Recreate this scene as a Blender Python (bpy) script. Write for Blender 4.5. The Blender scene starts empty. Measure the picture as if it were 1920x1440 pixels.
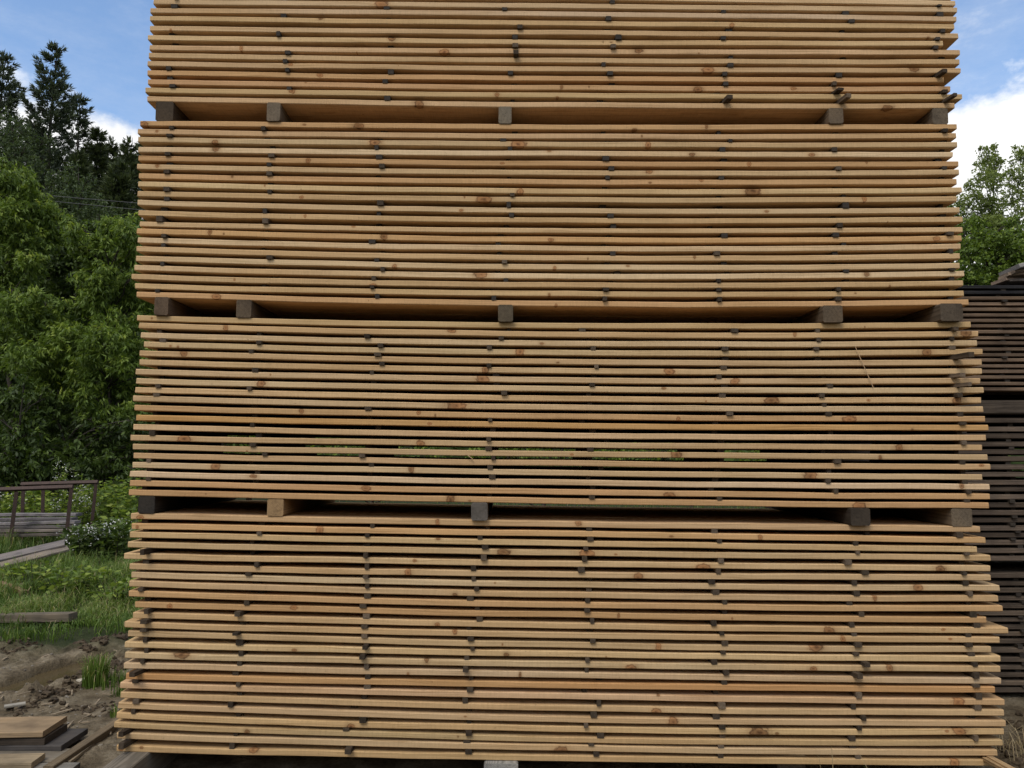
import bpy, math, random
import numpy as np
from mathutils import Vector, noise

R = math.radians
rnd = random.Random(11)
nrs = np.random.RandomState(5)
S = bpy.context.scene
COL = S.collection

# ------------------------------------------------------------------ camera
FPX, DIST, CAMZ, PITCH = 1450.0, 3.92, 1.6, R(5.1)
cd = bpy.data.cameras.new('camera')
cam = bpy.data.objects.new('camera', cd)
COL.objects.link(cam)
cam.location = (0, -DIST, CAMZ)
cam.rotation_euler = (R(90) + PITCH, 0, 0)
cd.sensor_width = 36.0
cd.lens = FPX / 1920 * 36
cd.clip_end = 2000
S.camera = cam
CT, ST = math.cos(PITCH), math.sin(PITCH)


def ray(px, py):
    u, v = (px - 960) / FPX, (720 - py) / FPX
    return u, CT - v * ST, ST + v * CT


def at_y(px, py, y):                       # the point seen at a photo pixel on the upright plane y
    rx, ry, rz = ray(px, py)
    s = (y + DIST) / ry
    return Vector((rx * s, y, CAMZ + rz * s))


def at_z(px, py, z):                       # the point seen at a photo pixel on the level plane z
    rx, ry, rz = ray(px, py)
    s = (z - CAMZ) / rz
    return Vector((rx * s, -DIST + ry * s, z))


# ------------------------------------------------------------------ helpers
def tag(o, label=None, cat=None, group=None, kind=None):
    if label: o['label'] = label
    if cat: o['category'] = cat
    if group: o['group'] = group
    if kind or cat: o['kind'] = kind or 'thing'
    return o


def mesh(name, V, Fc, mat=None, smooth=False, attrs=None):
    me = bpy.data.meshes.new(name)
    me.from_pydata([tuple(v) for v in V], [], [tuple(f) for f in Fc])
    if mat: me.materials.append(mat)
    if smooth: me.polygons.foreach_set('use_smooth', [True] * len(me.polygons))
    for an, (typ, data) in (attrs or {}).items():
        a = me.attributes.new(an, typ, 'POINT')
        a.data.foreach_set('vector' if typ == 'FLOAT_VECTOR' else 'value', np.asarray(data, dtype=np.float32).ravel())
    me.update()
    return me


def obj(name, me, parent=None, loc=(0, 0, 0), rot=(0, 0, 0)):
    o = bpy.data.objects.new(name, me)
    COL.objects.link(o)
    o.location, o.rotation_euler = loc, rot
    if parent: o.parent = parent
    return o


ORD = ('first second third fourth fifth sixth seventh eighth ninth tenth eleventh twelfth thirteenth fourteenth fifteenth '
       'sixteenth seventeenth eighteenth nineteenth twentieth twenty-first twenty-second twenty-third twenty-fourth').split()


class Nodes:
    def __init__(self, name):
        self.m = bpy.data.materials.new(name)
        self.m.use_nodes = True
        self.t = self.m.node_tree
        self.t.nodes.clear()
        self.out = self.n('ShaderNodeOutputMaterial')

    def n(self, typ, **kw):
        nd = self.t.nodes.new(typ)
        for k, v in kw.items(): setattr(nd, k, v)
        return nd

    def l(self, a, b):
        self.t.links.new(a, b)

    def set(self, sock, v):
        if isinstance(v, bpy.types.NodeSocket): self.l(v, sock)
        elif v is not None: sock.default_value = v

    def math(self, op, a, b=None, c=None, clamp=False):
        nd = self.n('ShaderNodeMath', operation=op, use_clamp=clamp)
        for i, v in enumerate((a, b, c)):
            self.set(nd.inputs[i], v)
        return nd.outputs[0]

    def vmath(self, op, a, b=None):
        nd = self.n('ShaderNodeVectorMath', operation=op)
        self.set(nd.inputs[0], a)
        self.set(nd.inputs[1], b)
        return nd.outputs[0]

    def noise(self, vec, scale=1.0, detail=3.0, rough=0.55):
        nd = self.n('ShaderNodeTexNoise')
        self.set(nd.inputs['Vector'], vec)
        nd.inputs['Scale'].default_value = scale
        nd.inputs['Detail'].default_value = detail
        nd.inputs['Roughness'].default_value = rough
        return nd.outputs['Fac']

    def ramp(self, fac, stops, interp='LINEAR'):
        nd = self.n('ShaderNodeValToRGB')
        cr = nd.color_ramp
        cr.interpolation = interp
        while len(cr.elements) < len(stops): cr.elements.new(0.5)
        for e, (p, c) in zip(cr.elements, stops):
            e.position = p
            e.color = (c, c, c, 1) if isinstance(c, (int, float)) else (*c, 1)
        self.l(fac, nd.inputs[0])
        return nd.outputs[0]

    def mix(self, fac, a, b, blend='MIX'):
        nd = self.n('ShaderNodeMix', data_type='RGBA', blend_type=blend)
        self.set(nd.inputs[0], fac)
        for s, v in ((nd.inputs[6], a), (nd.inputs[7], b)):
            self.set(s, v if isinstance(v, bpy.types.NodeSocket) else (*v, 1))
        return nd.outputs[2]

    def maprange(self, v, a, b, c=0.0, d=1.0, smooth=True):
        nd = self.n('ShaderNodeMapRange', interpolation_type='SMOOTHSTEP' if smooth else 'LINEAR')
        for i, x in enumerate((v, a, b, c, d)):
            self.set(nd.inputs[i], x)
        return nd.outputs[0]

    def attr(self, name, typ='GEOMETRY'):
        return self.n('ShaderNodeAttribute', attribute_name=name, attribute_type=typ)

    def sep(self, v):
        nd = self.n('ShaderNodeSeparateXYZ')
        self.l(v, nd.inputs[0])
        return nd.outputs

    def comb(self, x, y, z):
        nd = self.n('ShaderNodeCombineXYZ')
        for i, v in enumerate((x, y, z)): self.set(nd.inputs[i], v)
        return nd.outputs[0]

    def bump(self, h, strength=0.3, dist=0.01):
        nd = self.n('ShaderNodeBump')
        nd.inputs['Strength'].default_value = strength
        nd.inputs['Distance'].default_value = dist
        self.l(h, nd.inputs['Height'])
        return nd.outputs[0]

    def bsdf(self, color, rough=0.8, spec=0.25, normal=None, **kw):
        b = self.n('ShaderNodeBsdfPrincipled')
        self.set(b.inputs['Base Color'], color if isinstance(color, bpy.types.NodeSocket) else (*color, 1))
        self.set(b.inputs['Roughness'], rough)
        b.inputs['Specular IOR Level'].default_value = spec
        if normal is not None: self.l(normal, b.inputs['Normal'])
        for k, v in kw.items(): self.set(b.inputs[k], v)
        self.l(b.outputs[0], self.out.inputs[0])
        return b


# ------------------------------------------------------------------ materials
NK = 5


def pine_material():
    N = Nodes('fresh_pine')
    loc = N.attr('loc').outputs['Vector']
    rand = N.n('ShaderNodeObjectInfo').outputs['Random']
    x, y, z = N.sep(loc)[:3]
    off = N.math('MULTIPLY', rand, 137.0)
    warp = N.math('MULTIPLY', N.noise(N.comb(N.math('ADD', N.math('MULTIPLY', x, 2.2), off), off, 0.0), 1.0, 2.0), 1.6)
    gz = N.math('ADD', N.math('MULTIPLY', z, 190.0), N.math('MULTIPLY', warp, 5.0))
    gy = N.math('MULTIPLY', y, 55.0)
    grain = N.noise(N.comb(N.math('ADD', N.math('MULTIPLY', x, 1.6), off), gy, gz), 1.0, 4.0, 0.6)
    saw = N.noise(N.comb(N.math('MULTIPLY', x, 170.0), N.math('ADD', off, N.math('MULTIPLY', y, 14.0)), N.math('MULTIPLY', z, 26.0)), 1.0, 2.0)
    blot = N.noise(N.comb(N.math('ADD', N.math('MULTIPLY', x, 2.6), off), N.math('MULTIPLY', y, 9.0), N.math('MULTIPLY', z, 22.0)), 1.0, 3.0)
    pith = N.noise(N.comb(N.math('ADD', N.math('MULTIPLY', x, 0.55), off), off, 1.0), 1.0, 2.0)
    tone = N.attr('tone', 'OBJECT').outputs['Color']
    c = N.mix(N.ramp(pith, [(0.42, 0.0), (0.72, 0.8)]), tone, (0.455, 0.285, 0.135))
    c = N.mix(1.0, c, N.ramp(grain, [(0.28, (0.66, 0.60, 0.52)), (0.48, (1, 1, 1)), (0.75, (1.10, 1.10, 1.10))]), 'MULTIPLY')
    c = N.mix(1.0, c, N.ramp(saw, [(0.3, 0.91), (0.6, 1.03)]), 'MULTIPLY')
    c = N.mix(1.0, c, N.ramp(blot, [(0.20, (0.64, 0.61, 0.58)), (0.34, (0.93, 0.92, 0.90)), (0.5, (1, 1, 1)), (0.72, (1.09, 1.08, 1.06))]), 'MULTIPLY')
    spk = N.noise(N.comb(N.math('MULTIPLY', x, 45.0), N.math('ADD', off, N.math('MULTIPLY', y, 45.0)), N.math('MULTIPLY', z, 120.0)), 1.0, 1.0)
    c = N.mix(N.ramp(spk, [(0.74, 0.0), (0.82, 0.55)]), c, (0.16, 0.09, 0.045))
    # knots: nearest of the board's own knots, each (x, z, radius)
    wob = N.math('MULTIPLY', N.math('SUBTRACT', N.noise(N.comb(N.math('MULTIPLY', x, 60.0), off, N.math('MULTIPLY', z, 60.0)), 1.0, 3.0), 0.5), 1.25)
    dmin = None
    for k in range(NK):
        kx, kz, kr = N.sep(N.attr('k%d' % k, 'OBJECT').outputs['Vector'])[:3]
        dx = N.math('DIVIDE', N.math('SUBTRACT', x, kx), N.math('MULTIPLY', kr, N.math('ADD', 1.2, N.math('MULTIPLY', N.math('SINE', N.math('ADD', N.math('MULTIPLY', kx, 91.0), off)), 0.65))))
        dz = N.math('DIVIDE', N.math('SUBTRACT', z, kz), kr)
        d = N.math('SQRT', N.math('ADD', N.math('MULTIPLY', dx, dx), N.math('MULTIPLY', dz, dz)))
        dmin = d if dmin is None else N.math('MINIMUM', dmin, d)
    d = N.math('ADD', N.math('ADD', dmin, wob), N.math('MULTIPLY', N.math('MAXIMUM', N.math('SUBTRACT', y, 0.015), 0.0), 30.0))
    d4 = N.math('MULTIPLY', d, 0.25, clamp=True)
    kc = N.ramp(d4, [(0.0, (0.13, 0.055, 0.025)), (0.06, (0.25, 0.112, 0.045)), (0.16, (0.34, 0.158, 0.062)), (0.225, (0.13, 0.055, 0.025)),
                     (0.29, (0.40, 0.225, 0.10)), (0.5, (0.45, 0.29, 0.145))])
    km = N.ramp(d4, [(0.0, 0.92), (0.19, 0.8), (0.225, 0.92), (0.27, 0.5), (0.34, 0.33), (0.62, 0.0)])
    kc = N.mix(1.0, kc, N.ramp(N.noise(N.comb(N.math('MULTIPLY', x, 7.0), off, 4.0), 1.0, 1.0), [(0.35, 0.55), (0.6, 1.15)]), 'MULTIPLY')
    c = N.mix(km, c, kc)
    h = N.math('ADD', N.math('MULTIPLY', saw, 0.6), N.math('MULTIPLY', grain, 0.4))
    N.bsdf(c, 0.85, 0.0, N.bump(h, 0.35, 0.002))
    return N.m


def grey_wood(name, rough=0.85, contrast=1.0):
    """Weathered timber, grain along the local x axis, hue from the object's own 'tone'."""
    N = Nodes(name)
    tc = N.n('ShaderNodeTexCoord').outputs['Object']
    rand = N.n('ShaderNodeObjectInfo').outputs['Random']
    off = N.math('MULTIPLY', rand, 91.0)
    x, y, z = N.sep(tc)[:3]
    g = N.noise(N.comb(N.math('ADD', N.math('MULTIPLY', x, 2.5), off), N.math('MULTIPLY', y, 90.0), N.math('MULTIPLY', z, 90.0)), 1.0, 4.0, 0.65)
    b = N.noise(N.vmath('ADD', tc, N.comb(off, off, 0.0)), 5.0, 4.0)
    ry_, rz_ = N.math('ADD', y, 0.03), N.math('SUBTRACT', z, 0.025)
    rd = N.math('SQRT', N.math('ADD', N.math('MULTIPLY', ry_, ry_), N.math('MULTIPLY', rz_, rz_)))
    rings = N.math('SINE', N.math('ADD', N.math('MULTIPLY', rd, 950.0), N.math('MULTIPLY', b, 9.0)))
    tone = N.attr('tone', 'OBJECT').outputs['Color']
    lo, hi = 1 - 0.5 * contrast, 1 + 0.35 * contrast
    c = N.mix(1.0, tone, N.ramp(g, [(0.3, lo), (0.5, 1.0), (0.75, hi)]), 'MULTIPLY')
    c = N.mix(1.0, c, N.ramp(b, [(0.25, (0.55, 0.55, 0.57)), (0.5, (1, 1, 1)), (0.75, (1.25, 1.2, 1.12))]), 'MULTIPLY')
    c = N.mix(1.0, c, N.ramp(N.math('MULTIPLY_ADD', rings, 0.5, 0.5), [(0.1, 0.74), (0.6, 1.08)]), 'MULTIPLY')
    N.bsdf(c, rough, 0.08, N.bump(g, 0.5, 0.003))
    return N.m


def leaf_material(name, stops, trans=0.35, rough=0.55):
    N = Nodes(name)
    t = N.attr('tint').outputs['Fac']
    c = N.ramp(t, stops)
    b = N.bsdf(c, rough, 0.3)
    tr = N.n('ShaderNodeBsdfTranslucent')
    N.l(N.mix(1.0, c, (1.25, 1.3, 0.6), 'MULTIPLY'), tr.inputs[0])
    ms = N.n('ShaderNodeMixShader')
    ms.inputs[0].default_value = trans
    N.l(b.outputs[0], ms.inputs[1])
    N.l(tr.outputs[0], ms.inputs[2])
    N.l(ms.outputs[0], N.out.inputs[0])
    return N.m


def bark_material(name, c1, c2):
    N = Nodes(name)
    tc = N.n('ShaderNodeTexCoord').outputs['Object']
    n = N.noise(N.vmath('MULTIPLY', tc, (9, 9, 2.5)), 2.0, 4.0)
    N.bsdf(N.mix(n, c1, c2), 0.9, 0.15, N.bump(n, 0.6, 0.02))
    return N.m


def flat_material(name, c1, c2, scale=20.0, rough=0.7, spec=0.3, metal=0.0):
    N = Nodes(name)
    tc = N.n('ShaderNodeTexCoord').outputs['Object']
    n = N.noise(tc, scale, 5.0, 0.65)
    N.bsdf(N.mix(N.ramp(n, [(0.3, 0.0), (0.7, 1.0)]), c1, c2), rough, spec, N.bump(n, 0.3, 0.004), Metallic=metal)
    return N.m


M_PINE = pine_material()
M_GREY = grey_wood('weathered_wood', 0.85, 0.65)
M_DARK = grey_wood('blackened_wood', 0.8, 0.8)
M_BARK = bark_material('dark_bark', (0.022, 0.018, 0.014), (0.07, 0.06, 0.048))
M_BIRCH = bark_material('birch_bark', (0.10, 0.095, 0.085), (0.03, 0.026, 0.022))
M_NEEDLE = leaf_material('pine_needles', [(0.0, (0.022, 0.032, 0.020)), (0.6, (0.046, 0.063, 0.035)), (1.0, (0.09, 0.115, 0.052))], 0.15, 0.6)
M_SPRUCE = leaf_material('dark_needles', [(0.0, (0.020, 0.030, 0.012)), (0.6, (0.045, 0.062, 0.021)), (1.0, (0.095, 0.12, 0.036))], 0.15, 0.6)
M_LEAF = leaf_material('bright_leaves', [(0.0, (0.060, 0.096, 0.015)), (0.5, (0.145, 0.21, 0.032)), (0.8, (0.28, 0.34, 0.055)), (1.0, (0.46, 0.47, 0.10))])
M_LEAF2 = leaf_material('grey_green_leaves', [(0.0, (0.034, 0.052, 0.02)), (0.6, (0.075, 0.105, 0.04)), (1.0, (0.14, 0.175, 0.075))])
M_LEAF3 = leaf_material('shade_leaves', [(0.0, (0.026, 0.044, 0.009)), (0.6, (0.075, 0.115, 0.02)), (1.0, (0.16, 0.21, 0.038))], 0.3)
M_BIRCHLEAF = leaf_material('birch_leaves', [(0.0, (0.13, 0.165, 0.045)), (0.6, (0.24, 0.29, 0.085)), (1.0, (0.36, 0.39, 0.14))], 0.4)
M_GRASS = leaf_material('grass_blades', [(0.0, (0.042, 0.074, 0.012)), (0.6, (0.11, 0.175, 0.03)), (0.93, (0.21, 0.27, 0.06)), (1.0, (0.34, 0.28, 0.14))], 0.35, 0.5)
M_STRAW = leaf_material('dry_straw', [(0.0, (0.25, 0.18, 0.09)), (1.0, (0.42, 0.33, 0.19))], 0.2)
M_PETAL = leaf_material('white_petals', [(0.0, (0.48, 0.46, 0.42)), (1.0, (0.78, 0.77, 0.74))], 0.2)
M_RUST = flat_material('rusty_steel', (0.040, 0.025, 0.020), (0.078, 0.047, 0.035), 35.0, 0.7, 0.35, 0.25)
M_WIRE = flat_material('wire', (0.05, 0.05, 0.05), (0.09, 0.09, 0.085), 10.0, 0.5)
M_CLOD = flat_material('mud_clod', (0.028, 0.019, 0.011), (0.095, 0.068, 0.040), 18.0, 0.85, 0.2)
M_STONE = flat_material('pebbles', (0.10, 0.085, 0.065), (0.24, 0.205, 0.16), 14.0, 0.8, 0.3)
M_CHIP = flat_material('wood_chips', (0.13, 0.10, 0.065), (0.34, 0.26, 0.17), 30.0, 0.8, 0.2)


def ground_material():
    N = Nodes('ground_soil')
    P = N.n('ShaderNodeNewGeometry').outputs['Position']
    x, y, z = N.sep(P)[:3]
    big = N.noise(P, 1.1, 4.0)
    mid = N.noise(P, 6.0, 5.0, 0.6)
    fine = N.noise(P, 45.0, 4.0, 0.65)
    grassy = N.maprange(N.math('ADD', y, N.math('MULTIPLY', N.math('SUBTRACT', big, 0.5), 1.6)), 2.15, 2.9)
    mud = N.ramp(mid, [(0.28, (0.040, 0.029, 0.018)), (0.44, (0.118, 0.09, 0.056)), (0.60, (0.205, 0.165, 0.110)), (0.8, (0.29, 0.24, 0.17))])
    mud = N.mix(1.0, mud, N.ramp(fine, [(0.3, 0.62), (0.5, 1.0), (0.75, 1.22)]), 'MULTIPLY')
    low = N.maprange(z, -0.055, 0.03)
    mud = N.mix(low, (0.085, 0.064, 0.037), mud)
    soil = N.ramp(mid, [(0.3, (0.016, 0.024, 0.008)), (0.7, (0.045, 0.05, 0.02))])
    mud = N.mix(N.maprange(N.math('ADD', y, N.math('MULTIPLY', N.math('SUBTRACT', big, 0.5), 0.8)), -0.7, -1.6), mud, N.ramp(mid, [(0.3, (0.12, 0.105, 0.078)), (0.7, (0.19, 0.17, 0.13))]))  # paler unseen foreground, added to bounce light onto the board undersides
    rough = N.maprange(z, -0.06, -0.02, 0.6, 0.92)
    h = N.math('ADD', N.math('MULTIPLY', mid, 1.0), N.math('MULTIPLY', fine, 0.5))
    N.bsdf(N.mix(grassy, mud, soil), rough, 0.1, N.bump(h, 0.9, 0.04))
    return N.m


# ------------------------------------------------------------------ world and sun
SUN_EL, SUN_AZ = R(52), R(205)           # azimuth measured from +y towards +x
w = bpy.data.worlds.new('World')
S.world = w
w.use_nodes = True
nt = w.node_tree
nt.nodes.clear()


class WN(Nodes):
    def __init__(self):
        self.t = nt


W = WN()
sky = W.n('ShaderNodeTexSky', sky_type='NISHITA')
sky.sun_disc = False
sky.sun_elevation = SUN_EL
sky.sun_rotation = SUN_AZ
sky.air_density = 1.0
sky.dust_density = 1.2
SKY_STRENGTH = 0.12
gen = W.n('ShaderNodeTexCoord').outputs['Generated']
dx_, dy_, dz_ = W.sep(gen)[:3]
n1 = W.noise(W.vmath('MULTIPLY', gen, (1, 1, 1.5)), 5.5, 7.0, 0.62)
n2 = W.noise(W.vmath('MULTIPLY', gen, (1.4, 1.0, 3.2)), 3.2, 7.0, 0.68)
bank = W.math('ADD', W.math('SUBTRACT', W.math('MULTIPLY_ADD', dx_, -0.008, 0.393), dz_), W.math('MULTIPLY', W.math('SUBTRACT', n1, 0.5), 0.22))
bankm = W.maprange(bank, -0.012, 0.03)
wisp = W.maprange(n2, 0.60, 0.86, 0.0, 0.7)
veil = W.maprange(n2, 0.40, 0.66, 0.0, 0.12)
overhead = W.maprange(dz_, 0.6, 0.8, 0.0, 0.75)
cm = W.math('MAXIMUM', W.math('MAXIMUM', bankm, W.math('ADD', wisp, veil)), overhead, clamp=True)
shade = W.ramp(n1, [(0.3, (7.6, 7.7, 7.9)), (0.6, (11.5, 11.5, 11.4))])
skyc = W.mix(1.0, sky.outputs[0], (1.70, 1.86, 1.98), 'MULTIPLY')
skycol = W.mix(cm, skyc, shade)
bg = W.n('ShaderNodeBackground')
bg.inputs['Strength'].default_value = SKY_STRENGTH
W.l(skycol, bg.inputs['Color'])
wo = W.n('ShaderNodeOutputWorld')
W.l(bg.outputs[0], wo.inputs[0])

sl = bpy.data.lights.new('sun', 'SUN')
sl.energy = 2.0
sl.angle = R(22)
sl.color = (1.0, 0.955, 0.88)
so = bpy.data.objects.new('sun', sl)
COL.objects.link(so)
sd = Vector((math.sin(SUN_AZ) * math.cos(SUN_EL), math.cos(SUN_AZ) * math.cos(SUN_EL), math.sin(SUN_EL)))
so.rotation_euler = sd.to_track_quat('Z', 'Y').to_euler()

S.view_settings.view_transform = 'Standard'
S.view_settings.look = 'None'
S.view_settings.exposure = -0.08
S.view_settings.gamma = 1.0

# ------------------------------------------------------------------ measured boards (left y, middle y, right y, left x, right x) of each front face's top edge
PACKS = {
    'topmost pack': [(-17, -11, 1, 285, 1791), (-2, 5, 13, 288, 1794.7), (14.7, 20, 30.5, 282, 1792.7), (30, 38, 45, 282, 1788),
                     (48, 55, 62, 281, 1796.7), (64.7, 73, 76, 277.5, 1767.5), (83.3, 90, 92, 280, 1800), (98.3, 107, 110, 278, 1799.5),
                     (115, 124, 128, 277, 1800), (131, 141, 144, 276, 1770), (148, 158, 161, 277, 1782), (163.7, 173, 176, 273, 1803),
                     (180, 190, 193, 276, 1790)],
    'second pack from top': [(225, 232.5, 232.5, 263, 1793.7), (241, 250, 248.7, 259, 1792.7), (256.7, 265, 266, 259.5, 1794.7),
                                 (275.5, 282.5, 284.5, 260, 1786), (291, 301, 302, 259.7, 1797.5), (307, 318, 318, 257.5, 1797.7),
                                 (324.5, 335, 334.5, 261, 1794), (339.7, 353, 351, 260, 1803), (358, 369, 368, 258, 1793),
                                 (374, 389, 388, 258, 1798.7), (394, 407, 406, 259.5, 1804.7), (414.7, 426.7, 424.7, 262, 1805),
                                 (427.5, 443, 441, 256, 1803.7), (444, 459.7, 456.5, 258, 1801.7), (461.7, 478, 474.7, 257, 1798.7),
                                 (479, 494.7, 493, 255, 1798.7), (496, 512, 507.5, 252, 1808), (514, 529, 526, 248, 1804.7),
                                 (531, 544.7, 544.5, 253, 1807), (546, 563, 561, 256, 1816.7)],
    'third pack from top': [(591, 604.7, 603, 257.5, 1820), (605, 621, 621, 261.7, 1832.5), (623, 637.5, 638, 264, 1831.7),
                                (640, 655, 654, 270, 1842.5), (656.7, 672, 674, 262, 1840), (673.5, 688.7, 690.5, 261, 1841),
                                (691.7, 706, 708.7, 255, 1837.5), (709, 723, 726, 256.7, 1842.5), (725.5, 741, 744.7, 253.7, 1839.7),
                                (742, 757, 762, 249.7, 1843), (759, 774, 780, 252, 1846.7), (777, 791, 796.7, 256, 1852.5),
                                (795, 810, 815, 250.5, 1848), (815, 827, 834, 244, 1842), (832.5, 844.7, 852.5, 249.7, 1851),
                                (849, 862, 870, 251, 1856.7), (866, 879.7, 889.5, 249, 1841), (883.5, 898, 907.5, 244, 1855),
                                (900, 915.5, 926, 244, 1855), (918, 932.5, 943, 242.5, 1852.5)],
    'lowest pack': [(962.5, 976, 986.7, 245, 1838), (981, 994, 1007.5, 248, 1846.7), (997, 1011.7, 1025, 244, 1831),
                    (1016, 1030, 1041, 239, 1858), (1038, 1051, 1061, 233, 1857.7), (1057, 1071, 1078, 243, 1857),
                    (1072, 1089.7, 1098, 246, 1875), (1089, 1108, 1117.3, 243, 1871), (1108, 1126.7, 1136, 243, 1878.7),
                    (1128, 1146, 1157.5, 252.5, 1849), (1148, 1166, 1177, 249.5, 1889.7), (1165.5, 1184, 1194.5, 234, 1874.7),
                    (1183, 1202.5, 1213, 240, 1859), (1203, 1220, 1230, 234.5, 1875), (1223, 1239, 1249, 235, 1874.7),
                    (1242.5, 1258.5, 1271.7, 233, 1877), (1262.5, 1278, 1288, 236.7, 1865), (1279.5, 1297.8, 1311.5, 226, 1883),
                    (1297.5, 1320.5, 1331.7, 226, 1882), (1317, 1341, 1350.4, 222, 1885), (1336.5, 1361, 1367, 218, 1883),
                    (1355, 1379.6, 1388, 213.7, 1880), (1374, 1395, 1406.7, 219, 1870), (1397.6, 1415, 1424.7, 219, 1873)],
}
KNOTS = [(715, 8, 18), (320, 58, 9), (452, 90, 12), (735, 68, 14), (1372, 48, 13), (833, 97, 14), (1198, 94, 10), (600, 141, 10),
         (1327, 131, 15), (1713, 130, 13), (545, 121, 7), (548, 170, 13), (932, 178, 11), (1310, 167, 12), (785, 195, 20), (1665, 202, 13),
         (1053, 163, 10), (1488, 165, 8), (270, 233, 14), (672, 236, 12), (1325, 237, 12), (403, 267, 10), (405, 280, 12), (703, 267, 14),
         (972, 270, 21), (1215, 272, 16), (578, 300, 12), (1298, 290, 8), (1522, 290, 8), (1625, 303, 8), (295, 311, 9), (1405, 308, 10),
         (1217, 322, 9), (1315, 337, 9), (975, 360, 16), (566, 370, 7), (908, 374, 18), (1412, 358, 24), (1620, 373, 15), (393, 435, 12),
         (720, 443, 15), (1033, 450, 8), (1757, 447, 9), (740, 500, 12), (1040, 503, 10), (902, 515, 15), (1302, 482, 9), (1625, 514, 11),
         (572, 405, 7), (700, 536, 8), (1030, 553, 8), (1668, 540, 8), (405, 556, 12), (1043, 574, 11), (424, 614, 15), (847, 620, 10),
         (1490, 625, 13), (1810, 625, 17), (975, 660, 22), (1738, 660, 17), (345, 663, 12), (910, 695, 22), (905, 711, 20), (1378, 715, 12),
         (490, 719, 16), (1255, 697, 13), (1795, 751, 15), (1447, 751, 17), (855, 761, 28), (565, 771, 10), (785, 773, 10), (1272, 787, 13),
         (1593, 787, 15), (345, 823, 16), (788, 832, 14), (1687, 840, 17), (1268, 853, 24), (1650, 859, 11), (405, 874, 18), (771, 880, 17),
         (1520, 893, 26), (1803, 911, 13), (475, 893, 8), (686, 916, 11), (845, 938, 28), (1255, 930, 15), (1610, 950, 18), (262, 970, 9),
         (820, 979, 14), (1085, 981, 12), (1425, 1009, 15), (258, 988, 7), (600, 996, 24), (1100, 1037, 17), (944, 1035, 14), (1765, 1068, 13),
         (1320, 1065, 16), (765, 1074, 19), (1197, 1082, 14), (1722, 1102, 14), (1640, 1120, 15), (853, 1116, 9), (1160, 1155, 10),
         (820, 1172, 9), (853, 1183, 14), (1555, 1182, 15), (1580, 1198, 13), (318, 1137, 10), (551, 1139, 10), (950, 1228, 9),
         (1235, 1213, 19), (1530, 1213, 20), (340, 1227, 16), (800, 1237, 13), (1183, 1253, 15), (1525, 1254, 9), (1668, 1253, 16),
         (975, 1265, 9), (765, 1265, 8), (1797, 1317, 24), (1230, 1335, 13), (1262, 1354, 20), (1425, 1375, 22), (463, 1375, 13),
         (1053, 1407, 15), (475, 1403, 13), (658, 1363, 10), (1800, 1372, 15), (1790, 1430, 18)]
TONES = [(0.505, 0.342, 0.178), (0.535, 0.375, 0.205), (0.485, 0.328, 0.170), (0.555, 0.397, 0.230), (0.52, 0.340, 0.180)]
ORANGE = (0.49, 0.29, 0.138)
SPECIAL = {('topmost pack', 9): ORANGE, ('topmost pack', 10): ORANGE, ('second pack from top', 0): ORANGE, ('second pack from top', 4): ORANGE,
           ('second pack from top', 6): ORANGE, ('second pack from top', 12): ORANGE, ('second pack from top', 19): ORANGE,
           ('third pack from top', 10): ORANGE, ('third pack from top', 11): (0.44, 0.245, 0.10), ('third pack from top', 18): ORANGE,
           ('third pack from top', 19): ORANGE, ('lowest pack', 8): ORANGE, ('lowest pack', 9): ORANGE, ('lowest pack', 16): (0.44, 0.235, 0.095),
           ('lowest pack', 1): ORANGE, ('lowest pack', 21): (0.46, 0.32, 0.165), ('lowest pack', 22): (0.44, 0.31, 0.17), ('lowest pack', 23): (0.43, 0.28, 0.14)}
BT = 0.0288                               # board thickness
ROWW = [0.275, 0.28, 0.285, 0.28]         # widths of the boards lying one behind another
DEPTH = sum(ROWW) + 0.03


class Curve:
    """Top face height of a layer along the stack."""
    def __init__(self, rec):
        L, Mid, Rt, xl, xr = rec
        a, b, c = at_y(xl, L, 0), at_y(960, Mid, 0), at_y(xr, Rt, 0)
        self.x0, self.x1 = a.x, c.x
        self.p = np.polyfit([a.x, b.x, c.x], [a.z, b.z, c.z], 2)
        self.ph = rnd.uniform(0, 50)

    def __call__(self, x):
        return float(np.polyval(self.p, x)) + 0.0032 * noise.noise((x * 1.7, self.ph, 0)) + 0.0009 * noise.noise((x * 5, self.ph, 3))


def board_mesh(zf, x0, x1, y0, wd, t, nseg, seed, xm, zm, mat, skew=(0, 0)):
    c = 0.0032
    cs = [(c, t / 2), (wd - c, t / 2), (wd, t / 2 - c), (wd, -t / 2 + c), (wd - c, -t / 2), (c, -t / 2), (0, -t / 2 + c), (0, t / 2 - c)]
    V, Fc, loc = [], [], []
    for i in range(nseg + 1):
        f = i / nseg
        x = x0 + (x1 - x0) * f
        zc = zf(x) - t / 2
        wy = 0.0030 * noise.noise((x * 1.1, seed, 5)) + 0.0012 * noise.noise((x * 9, seed, 1))
        for k, (yy, zz) in enumerate(cs):
            e = 0.0009 * noise.noise((x * 13, seed, k * 3.1))
            front = yy < 0.5 * wd
            xs = x
            if i == 0: xs = x + skew[0] * yy + 0.004 * noise.noise((seed, k, 1))
            if i == nseg: xs = x + skew[1] * yy + 0.004 * noise.noise((seed, k, 2))
            V.append((xs - xm, yy + (wy if front else -abs(wy)), zc + zz + e - zm))
            loc.append((xs - xm, yy, zz))
    for i in range(nseg):
        for k in range(8):
            a, b = i * 8 + k, i * 8 + (k + 1) % 8
            Fc.append((a, b, b + 8, a + 8))
    Fc.append(tuple(range(7, -1, -1)))
    Fc.append(tuple(range(nseg * 8, nseg * 8 + 8)))
    return mesh('pine_board', V, Fc, mat, attrs={'loc': ('FLOAT_VECTOR', loc)})


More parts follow.
